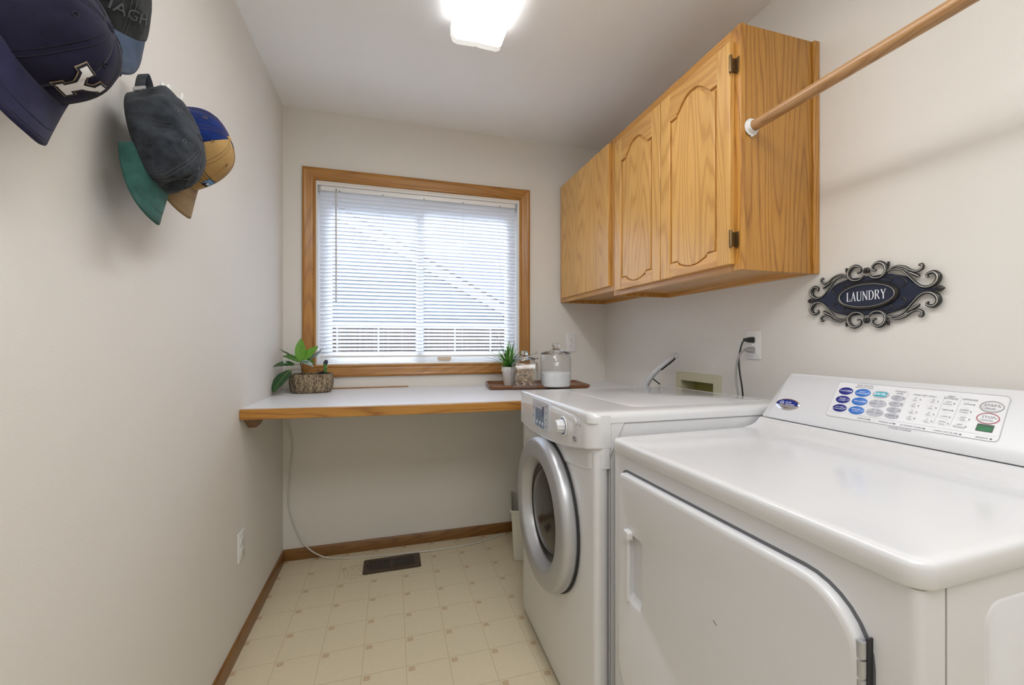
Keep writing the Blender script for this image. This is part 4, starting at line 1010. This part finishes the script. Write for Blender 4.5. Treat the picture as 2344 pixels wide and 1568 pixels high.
mb.stack([pring(.088, .062, 0, .01), pring(.098, .071, .010, .012), pring(.1035, .0765, .05, .014), pring(.102, .076, .085, .014), pring(.1, .074, .0935, .02), pring(.094, .068, .0945, .02), pring(.092, .066, .080, .01), pring(.080, .055, .07, 0)], BARK); mb.build('planter', pl, angle=60)
SOIL = simple('black_soil', (.012, .010, .009), .95)
mb = MB(); ns = 14; vs = []; rs = random.Random(3)
for i in range(ns+1):
    for j in range(ns+1):
        x, y = -.09+.18*i/ns, -.064+.128*j/ns; vs.append((x, y, .084 + rs.uniform(-.003, .007) + .018*math.exp(-((x-.055)**2+(y)**2)/.0008)))
fs = [(i*(ns+1)+j, (i+1)*(ns+1)+j, (i+1)*(ns+1)+j+1, i*(ns+1)+j+1) for i in range(ns) for j in range(ns) if (((i-ns/2+.5)/(ns/2))**2 + ((j-ns/2+.5)/(ns/2))**2) < .98]
mb.add(vs, fs, SOIL)
for k in range(7):
    a = rs.uniform(0, 2*PI); c = Vector((.045+rs.uniform(-.015, .02), rs.uniform(-.02, .01), .098+rs.uniform(0, .012)))
    mb.tube([tuple(c + Vector((.007*math.cos(a+u), .002*u, .007*math.sin(a+u)))) for u in [j*.7 for j in range(7)]], .0012, simple('root%d' % k, (.12, .08, .05), .8), 5)
mb.build('soil', pl)
def leaf_mat(name, c, vein, stripes=False):
    m, t, b = new_mat(name); b.inputs['Roughness'].default_value = .3; b.inputs['Base Color'].default_value = (*c, 1); b.inputs['Subsurface Weight'].default_value = .0
    v = objco(t); b.inputs['Coat Weight'].default_value = .3
    t.links.new(mixc(t, noise(t, v, 70, 3), c, tuple(x*1.35 for x in c)), b.inputs['Base Color']); return m
LG = leaf_mat('leaf_bright', (.09, .26, .015), 0); LD = leaf_mat('leaf_dark', (.012, .055, .014), 0); LM = leaf_mat('leaf_mid', (.035, .13, .015), 0); LP = leaf_mat('leaf_pale', (.22, .30, .30), 0); VEIN = simple('leaf_vein', (.25, .40, .08), .4); STEM = simple('plant_stem', (.10, .05, .025), .7)
def leaf(p0, p1, wd, up, mat, droop=.0, fold=.25, stalk=None):
    """p0 base, p1 tip in planter coordinates; up = side the face looks at"""
    p0, p1 = Vector(p0), Vector(p1); d = p1-p0; upv = Vector(up).normalized(); side = d.cross(upv).normalized(); nrm_ = side.cross(d).normalized()
    mb = MB(); n_ = 12; rings = []; mid = []
    for k in range(n_+1):
        u = k/n_; w_ = wd*math.sin(PI*min(1, u**.85))**.8 if 0 < u < 1 else 0
        c = p0 + d*u + nrm_*(droop*math.sin(PI*u)); mid.append(c)
        rings.append([tuple(c + side*w_*s_ + nrm_*(abs(s_)*w_*fold) + nrm_*(.0012*math.sin(u*26)*abs(s_))) for s_ in (-1, -.66, -.33, 0, .33, .66, 1)])
    mb.loft(rings, mat, cap0=False, cap1=False, closed=False)
    mb.tube([tuple(c + nrm_*.0004) for c in mid[:-1]], [.0011*(1-k/n_)+.0002 for k in range(n_)], VEIN, 5)
    if stalk: mb.tube(cat_rom([stalk, ((Vector(stalk)+p0)/2 + Vector((0, 0, .003))), tuple(p0)], 4), .0011, STEM, 5)
    return mb.build('leaf', pl, angle=180)
cr = (-.052, -.01, .155)
MB().tube(cat_rom([(-.040, -.01, .083), (-.043, -.011, .115), (-.052, -.01, .160)], 4), [.0030]*5+[.0024]*4, STEM, 8).build('stem', pl)
leaf(cr, (-.050, .0, .276), .0255, (0, -1, .1), LG, .004, .12)
leaf(cr, (.030, .012, .236), .023, (-.3, -1, .4), LG, .006, .15)
leaf((-.045, .01, .160), (.045, .045, .222), .020, (0, -.6, -1), LP, .006, .2)
leaf(cr, (-.150, .0, .222), .011, (0, -.6, -1), LM, -.006, .3)
leaf(cr, (-.128, -.035, .186), .021, (.1, -.7, 1), LM, .008, .2)
leaf((-.072, -.02, .142), (-.165, -.06, .135), .016, (0, -.8, .6), LD, .016, .25, (-.046, -.01, .138))
leaf((-.090, -.035, .118), (-.150, -.125, .012), .034, (-.45, -1, .1), LD, .010, .10, (-.043, -.01, .115))
leaf(cr, (.022, -.012, .142), .014, (.1, -.6, 1), LM, .014, .3)
leaf(cr, (.016, -.025, .128), .013, (.2, -.8, .6), LP, .016, .3)
mb = MB(); CACT = simple('cactus_green', (.07, .19, .03), .5); BUD = simple('cactus_dark_top', (.035, .03, .06), .6)
mb.lathe([(0, .0), (.0065, .002), (.0085, .02), (.0095, .045), (.010, .055), (.009, .062), (0, .067)], CACT, n=16); mb.build('cactus', pl).location = (.066, -.01, .094)
mb = MB(); mb.lathe([(0, -.002), (.006, .0), (.0095, .006), (.010, .014), (.007, .021), (0, .024)], BUD, M_loc(.004, -.003, .048), n=14); mb.build('cactus_bud', pl).location = (.066, -.01, .094)
mb = MB()
for k in range(7):
    a = k*.9; mb.tube([tuple(Vector((.066+.012*math.cos(a+u*.8), -.008+.010*math.sin(a+u*.8), .105+k*.004+u*.003))) for u in range(5)], .0012, simple('dried_root', (.45, .42, .27), .8) if k == 0 else bpy.data.materials['dried_root'], 5)
mb.build('dried_tendril', pl)

# ================================================================== CAPS ON THE LEFT WALL
def fabric(name, col, sc_=900, var=.25, mesh=False, wear=0.):
    m, t, b = new_mat(name); v = objco(t); n1 = noise(t, v, 28, 4, .6); n2 = noise(t, v, sc_, 2)
    c0 = tuple(x*(1-var) for x in col); c1 = tuple(min(1, x*(1+var)+wear*.05) for x in col)
    t.links.new(ramp(t, n1, [(.3, c0), (.7, c1)]), b.inputs['Base Color']); b.inputs['Roughness'].default_value = .9; b.inputs['Specular IOR Level'].default_value = .15
    b.inputs['Sheen Weight'].default_value = .08
    bump(t, b, n2, .35, .0006); return m
F_NAVY = fabric('navy_twill', (.011, .010, .027)); F_NAVY2 = fabric('navy_brim', (.020, .020, .052))
F_CHAR = fabric('charcoal_twill', (.026, .032, .042), wear=.35, var=.45); F_TEAL = fabric('teal_twill', (.035, .105, .092)); F_TAN = fabric('tan_twill', (.36, .225, .085), var=.1); F_TAN2 = fabric('tan_brim', (.27, .185, .105), var=.1)
F_BLUE = fabric('blue_mesh', (.004, .018, .115), var=.4); F_OLIVE = fabric('faded_black_twill', (.017, .020, .022), wear=.4, var=.5); F_DENIM = fabric('denim_brim', (.045, .065, .105), var=.2)
def cap(name, org, D, N, label, crown, brim, stitch, back=None, a=.083, b_=.098, h=.125, blen=.072, btn_mat=None, wr=.006, seed=0, curve=.030, nst=3, brim_tilt=.35, label_brim=None, squash=1.0, sag=0.):
    rs = random.Random(seed)
    D = Vector(D).normalized(); N = Vector(N); N = (N - D*N.dot(D)).normalized(); X = D.cross(N)
    o = empty(name, (0, 0, 0)); o.matrix_world = M_axes(org, X, D, N)
    ph = [rs.uniform(0, 6.28) for _ in range(6)]
    def P(th, t_, off=0):      # th: 0 = front, t_: 0..1 up the dome
        ang = t_*PI/2
        r = math.cos(ang)**.74 if t_ < 1 else 0; z = h*math.sin(ang)**1.05
        front = max(0, math.cos(th))
        z *= 1 + .10*front*(1-t_)
        wv = wr*(math.sin(3*th+ph[0]+2*t_)*.5 + math.sin(5*th+ph[1]-4*t_)*.35 + math.sin(8*th+6*t_+ph[2])*.2 + math.sin(13*th-9*t_+ph[3])*.10 + abs(math.sin(2.5*th+5*t_+ph[4]))*.35*(wr > .01))*math.sin(min(1, t_*1.6)*PI)**1
        seam = -.0013*math.exp(-((((th+PI/6) % (PI/3))-PI/6)/.035)**2)*(t_ > .02)
        k = r + (wv+seam+off)/a
        x = a*k*math.sin(th)*squash; y = b_*k*math.cos(th) - sag*math.sin(ang)
        z0 = 0
        dth = abs((th-PI+PI) % (2*PI) - PI); bk = abs(abs((th+PI) % (2*PI)-PI)-PI)
        arch_ = .050*math.sqrt(max(0, 1-(bk/.48)**2))
        z = arch_ + (z - arch_*math.sin(ang)**1)*1.0 if True else z
        return (x, y, z + off*math.sin(ang))
    nt, nz_ = 72, 20
    def dome(mb, mat, th0, th1, t0=0., t1=1., n=nt, off=0):
        rings = []
        for j in range(nz_+1):
            t_ = t0+(t1-t0)*j/nz_; rings.append([P(th0+(th1-th0)*k/n, t_, off) for k in range(n+1)])
        mb.loft(rings, mat, cap0=False, cap1=False, closed=False)
    FR = math.radians(62)
    mb = MB()
    if back: dome(mb, crown, -FR, FR, n=36); mb.build('crown', o, solid=.0016, angle=180); mb = MB(); dome(mb, back, FR, 2*PI-FR, n=60); mb.build('mesh_back', o, solid=.0014, angle=180)
    else: dome(mb, crown, 0, 2*PI); mb.build('crown', o, solid=.0016, angle=180)
    # seams, sweat band line, eyelets, button
    mb = MB()
    for i in range(6):
        th = PI/6 + 0*i + i*PI/3
        for dd in (-.035, .035):
            pts = [P(th+dd/(1-.75*t_/1.01), t_, .0011) for t_ in [.02+.93*k/16 for k in range(17)]]
            mb.tube(pts, .00035, stitch, 4)
    for i in range(6):
        th = i*PI/3; c = Vector(P(th, .60, .0012)); c2 = Vector(P(th+.05, .60, .0012)); c3 = Vector(P(th, .66, .0012)); e1_ = (c2-c).normalized(); e3_ = e1_.cross((c3-c)).normalized(); e2_ = e3_.cross(e1_)
        mb.tube([tuple(c + e1_*.0032*math.cos(u) + e2_*.0032*math.sin(u)) for u in [2*PI*k/12 for k in range(13)]], .0009, stitch, 5)
    mb.build('stitching', o)
    top = P(0, 1.0); MB().lathe([(0, .004), (.005, .0032), (.0075, .001), (.007, -.001)], btn_mat or crown, M_loc(0, top[1], top[2]+.0005), 16).build('top_button', o)
    # brim
    sF = math.radians(66); nb, mbn = 60, 10
    def B(s_, t_, off=0):
        th = s_*sF; x0, y0 = a*math.sin(th)*squash, b_*math.cos(th)
        reach = blen*(1-abs(s_)**3)**.8 if abs(s_) < 1 else 0
        x = x0*(1 + .06*t_); y = y0 + reach*t_
        z = .003 - curve*(x/a)**2*(.25+.75*t_) + .0 - brim_tilt*reach*t_ + curve*.15
        return (x, y, z + off)
    mb = MB(); mb.loft([[B(-1+2*k/nb, j/mbn) for k in range(nb+1)] for j in range(mbn+1)], brim, cap0=False, cap1=False, closed=False)
    bo = mb.build('brim', o, solid=.0028, angle=180, label=label_brim)
    mb = MB()
    for q in range(nst):
        t_ = .94 - q*(.055 if nst < 5 else .085)
        if nst < 5 and q >= 2: t_ -= .18
        mb.tube([B(-.97+1.94*k/40, t_*(1), .0017) for k in range(41)], .00045, stitch, 4)
    mb.build('brim_stitching', bo)
    o['label'] = label; o['category'] = 'cap'
    return o, P, B
def strap(o, mat, metal, b_=.11, up=.072):
    mb = MB(); pts = []
    for k in range(15):
        u = -1+2*k/14; pts.append((.030*u*(1-.25*u*u), -b_*.90 - up*(1-abs(u)**1.7), .012 + .010*(1-u*u)))
    mb.loft([[(x, y, z-.009), (x, y, z+.009)] for x, y, z in pts], mat, cap0=False, cap1=False, closed=False); mb.build('strap', o, solid=.0018, angle=180)
    mb = MB(); Mb = M_axes((.0225, -b_*.90-.014, .016), Vector((.45, .9, 0)).normalized(), (0, 0, 1), Vector((.9, -.45, 0)).normalized())
    mb.stack([(rrect(-.009, .009, -.0115, .0115, .003), .0012), (rrect(-.009, .009, -.0115, .0115, .003), .0035), (rrect(-.006, .006, -.009, .009, .002), .0042)], metal, Mb); mb.build('buckle', o)
HOOKW = simple('hook_white', (.80, .80, .80), .3)
def hook(y, z, label):
    o = empty('adhesive_hook', (XL+.0006, y, z)); tag(o, label, 'hook', 'white hooks for the caps')
    Mh = M_axes((0, 0, 0), (0, 1, 0), (0, 0, 1), (1, 0, 0))
    MB().stack([(ellipse(0, 0, .014, .026, 28), 0), (ellipse(0, 0, .014, .026, 28), .003), (ellipse(0, 0, .011, .022, 28), .005)], HOOKW, Mh).build('back_plate', o)
    MB().tube(cat_rom([(.003, 0, .012), (.006, 0, -.006), (.013, 0, -.016), (.023, 0, -.014), (.028, 0, .0), (.028, 0, .008)], 5), .0042, HOOKW, 10).build('hook_arm', o)
STN = simple('stitch_dark', (.012, .012, .02), .9); STG = simple('stitch_grey', (.10, .11, .12), .9); STT = simple('stitch_tan', (.20, .13, .06), .9); STTE = simple('stitch_teal', (.02, .06, .055), .9)
# 1 navy cap with white Y
c1, P1, B1 = cap('baseball_cap', (XL+.062, .752, 1.606), (.30, -.28, -.91), (.92, .05, .30), 'navy baseball cap with large white letter, nearest the viewer', F_NAVY, F_NAVY2, STN, a=.079, h=.100, seed=1, wr=.007)
# 2 faded black cap with denim brim
c2, P2, B2 = cap('baseball_cap', (XL+.064, .868, 1.752), (.36, -.56, -.74), (.6, -.45, .66), 'faded black cap with denim-blue brim, high behind the navy cap', F_OLIVE, F_DENIM, STG, blen=.085, h=.100, seed=4, wr=.006)
# 3 charcoal cap with teal brim
c3, P3, B3 = cap('baseball_cap', (XL+.060, 1.062, 1.592), (.26, -.22, -.94), (.94, .02, .28), 'washed charcoal baseball cap with teal green brim', F_CHAR, F_TEAL, STG, a=.070, b_=.110, h=.098, seed=6, wr=.015)
strap(c3, F_CHAR, SILVER)
# 4 blue mesh trucker cap
c4, P4, B4 = cap('trucker_cap', (XL+.062, 1.180, 1.630), (.28, -.22, -.93), (.95, -.10, .30), 'trucker cap with blue mesh back and tan front panel and brim', F_TAN, F_TAN2, STT, back=F_BLUE, a=.074, h=.120, seed=9, wr=.0015, btn_mat=F_TAN, nst=8)
hook(1.10, 1.80, 'white hook holding the faded black cap with denim brim'); hook(1.19, 1.785, 'white hook holding the charcoal and teal cap'); hook(1.285, 1.815, 'white hook holding the blue mesh cap')
# emblems
def surf_M(o, P, th, t_, off=.0018):
    c = Vector(P(th, t_, off)); a_ = Vector(P(th+.03, t_, off)); b2 = Vector(P(th, t_+.03, off)); ex = (a_-c).normalized(); ey = (b2-c); ez = ex.cross(ey).normalized(); ey = ez.cross(ex)
    return M_axes(c, ex, ey, ez)
def wrap(o, P, name, items, th0, t0, off=.0022, R=None, label=None):
    """lay flat shapes (x,y,h,mat) on a crown; x metres along the brow, y metres up"""
    mb = MB()
    for vs, fs, mat, hh_ in items:
        pts = []
        for x, y in vs:
            pts.append(P(th0 - x/.088, t0 + y/.19, off+hh_))
        mb.add(pts, fs, mat)
    return mb.build(name, o, angle=180, label=label)
def grid_fill(poly, mat, h_, step=.004):
    """polygon -> small-cell mesh by scan conversion so it can bend"""
    xs = [p[0] for p in poly]; ys = [p[1] for p in poly]
    def inside(x, y):
        c = False; n_ = len(poly); j = n_-1
        for i in range(n_):
            xi, yi = poly[i]; xj, yj = poly[j]
            if (yi > y) != (yj > y) and x < (xj-xi)*(y-yi)/(yj-yi)+xi: c = not c
            j = i
        return c
    vs, fs = [], []; x = min(xs)
    st = step
    while x < max(xs):
        y = min(ys)
        while y < max(ys):
            if inside(x+st/2, y+st/2):
                o_ = len(vs); vs += [(x, y), (x+st, y), (x+st, y+st), (x, y+st)]; fs.append((o_, o_+1, o_+2, o_+3))
            y += st
        x += st
    return vs, fs, mat, h_
def flat_poly(poly, mat, h_):
    bm = bmesh.new(); bm.faces.new([bm.verts.new((x, y, 0)) for x, y in poly]); bm.normal_update(); bmesh.ops.triangulate(bm, faces=bm.faces[:])
    for _ in range(3):
        le = [e_ for e_ in bm.edges if e_.calc_length() > .004]
        if le: bmesh.ops.subdivide_edges(bm, edges=le, cuts=1); bmesh.ops.triangulate(bm, faces=bm.faces[:])
    bm.verts.index_update(); vs = [(v.co.x, v.co.y) for v in bm.verts]; fs = [tuple(v.index for v in f.verts) for f in bm.faces]; bm.free()
    return vs, fs, mat, h_
YP = [(-.0095, -.022), (.0095, -.022), (.0095, -.015), (.0052, -.015), (.0052, -.003), (.0155, .010), (.020, .010), (.020, .019), (.0075, .019), (.0075, .012), (.0085, .011), (0, .0015), (-.0085, .011), (-.0075, .012), (-.0075, .019), (-.020, .019), (-.020, .010), (-.0155, .010), (-.0052, -.003), (-.0052, -.015), (-.0095, -.015)]
def grow(poly, d):
    out = []; n_ = len(poly)
    A = sum(poly[i][0]*poly[(i+1) % n_][1]-poly[(i+1) % n_][0]*poly[i][1] for i in range(n_)); s_ = 1 if A > 0 else -1
    for i in range(n_):
        p0, p1, p2 = Vector(poly[i-1]), Vector(poly[i]), Vector(poly[(i+1) % n_]); d1 = (p1-p0).normalized(); d2 = (p2-p1).normalized()
        n1 = Vector((d1.y, -d1.x))*s_; n2 = Vector((d2.y, -d2.x))*s_; b2 = (n1+n2); b2 = b2/max(.4, b2.length_squared)*2
        out.append((p1.x+b2.x*d, p1.y+b2.y*d))
    return out
WFELT = simple('white_felt', (.70, .70, .72), .9); GOLD = simple('tan_edge', (.35, .27, .18), .8); NB = simple('navy_edge', (.01, .01, .02), .8)
YS = [(x*1.2, y*1.35) for x, y in YP]
wrap(c1, P1, 'letter_patch', [flat_poly(grow(YS, .0042), GOLD, 0), flat_poly(grow(YS, .0030), NB, .0007), flat_poly(YS, WFELT, .0014)], -.06, .31, .0025, label='white letter Y patch with navy and tan outline')
BLK = simple('print_black', (.01, .01, .01), .7); SKY = simple('print_blue', (.12, .28, .55), .7)
def rectp(x0, x1, y0, y1): return [(x0, y0), (x1, y0), (x1, y1), (x0, y1)]
its = [flat_poly(rectp(-.033, .002, -.012, .012), BLK, 0), flat_poly(rectp(-.0315, .0005, -.0105, .0105), F_TAN, .0004), flat_poly(rectp(.002, .033, -.012, .012), BLK, 0), flat_poly(rectp(.0035, .0315, -.0105, .0105), SKY, .0004),
       flat_poly([(.004, -.0105), (.031, -.0105), (.026, -.004), (.021, .002), (.017, -.002), (.012, .004), (.007, -.004)], BLK, .0006), flat_poly([(.010, -.003), (.012, .004), (.015, -.001), (.019, -.001), (.021, .002), (.024, -.004), (.020, -.006), (.016, -.003), (.013, -.006)], WFELT, .0009)]
pt = wrap(c4, P4, 'front_patch', its, 0.05, .24, .0022, label='patch with SAWTOOTH lettering and blue mountain')
def wrap_text(o, P, name, txt, size, mat, th0, t0, off, bold=0., parent=None, shear=0):
    m0 = MB(); m0.text(txt, size, mat, Matrix.Identity(4), bold=bold, shear=shear)
    m0.v = [P(th0 - x/.088, t0 + y/.19, off) for x, y, _ in m0.v]; return m0.build(name, parent or o, angle=180)
wrap_text(c4, P4, 'patch_lettering', 'SAWTOOTH', .0068, BLK, 0.05+.0155/.088, .24+.0045/.19, .0030, parent=pt); wrap_text(c4, P4, 'patch_lettering', 'BREWERY', .0072, BLK, 0.05+.0155/.088, .24-.0048/.19, .0030, parent=pt, shear=.2)
STL = simple('thread_light', (.085, .095, .105), .9)
wrap_text(c2, P2, 'embroidery', 'ARMAGH', .030, STL, -.22, .26, .0024)
for dy in (-.014, 0, .014): pass
wrap_text(c3, P3, 'embroidery', 'IX', .05, simple('thread_dark', (.055, .06, .065), .9), .0, .38, .0022)

# ================================================================== OUTSIDE
GZ = -.45
SID = None
m, t, b = new_mat('pale_siding'); tc = nd(t, 'ShaderNodeTexCoord'); sp = nd(t, 'ShaderNodeSeparateXYZ'); t.links.new(tc.outputs['Object'], sp.inputs[0])
fr_ = math_n(t, 'FRACT', math_n(t, 'DIVIDE', sp.outputs[2], .18)); t.links.new(mixc(t, math_n(t, 'LESS_THAN', fr_, .08), (.40, .48, .53), (.27, .34, .39)), b.inputs['Base Color']); b.inputs['Roughness'].default_value = .7; SID = m
M_GND = simple('gravel', (.42, .38, .35), .9); M_FAS = simple('white_fascia', (.9, .9, .9), .5); M_ROOF = simple('roof_shingle', (.10, .10, .11), .9)
m, t, b = new_mat('fence_wood'); v = objco(t, (30, 30, 1)); t.links.new(ramp(t, noise(t, v, 1, 3), [(.35, (.10, .065, .055)), (.65, (.19, .13, .11))]), b.inputs['Base Color']); M_FEN = m
gd = MB().box(-14, 16, YB+T+.02, 24, GZ-.1, GZ, M_GND).build('ground'); tag(gd, 'bare ground outside the window', 'ground', kind='structure'); gd.name = 'ground'
nh = empty('neighbour_house', (-1.0, 6.4, GZ)); tag(nh, 'pale grey house with sloping white roof edge beyond the window', 'house')
# gable wall: roof edge falls to the right
def hz(x): return 3.62 - (x)*.545      # height above GZ at local x
pts = [(-6, 0), (3.15, 0), (3.15, hz(3.15)-.1), (-1.2, hz(-1.2)-.1), (-6, hz(-1.2)-2.4)]
MB().prism([(x, z) for x, z in pts], 0, .2, SID, M_axes((0, .2, 0), (1, 0, 0), (0, 0, 1), (0, -1, 0))).build('gable_wall', nh)
MB().loft([[(x, y, hz(x)+dz) for y, dz in ((-.10, -.09), (-.10, .05), (-.06, .06), (-.06, -.09))] for x in (-1.2, 3.55)], M_FAS).build('rake_board', nh)
MB().loft([[(x, y, hz(x)+dz) for y, dz in ((-.10, .061), (-.10, .095), (5, .095), (5, .061))] for x in (-1.2, 3.6)], M_ROOF).build('roof', nh)
MB().loft([[(x, y, hz(x)+dz) for y, dz in ((-.06, -.03), (-.06, -.01), (0, -.01), (0, -.03))] for x in (-1.2, 3.5)], M_FAS).build('soffit', nh)
MB().box(3.45, 3.62, -.45, 3, hz(3.55)-.06, hz(3.55)+.06, M_FAS).build('gutter', nh)
ff = empty('fence', (0, 5.0, GZ)); tag(ff, 'brown board fence with light battens outside the window', 'fence')
mb = MB()
for k in range(70): mb.box(-5+k*.155, -5+k*.155+.148, 0, .02, 0.02, 1.79, M_FEN)
mb.build('board_panel', ff)
mb = MB()
for k in range(26): mb.box(-5+k*.44, -5+k*.44+.018, -.02, -.001, .02, 1.79, M_FAS)
mb.build('batten', ff)
MB().box(-5.05, 5.9, -.03, .04, 1.79, 1.83, M_FAS).build('top_rail', ff)
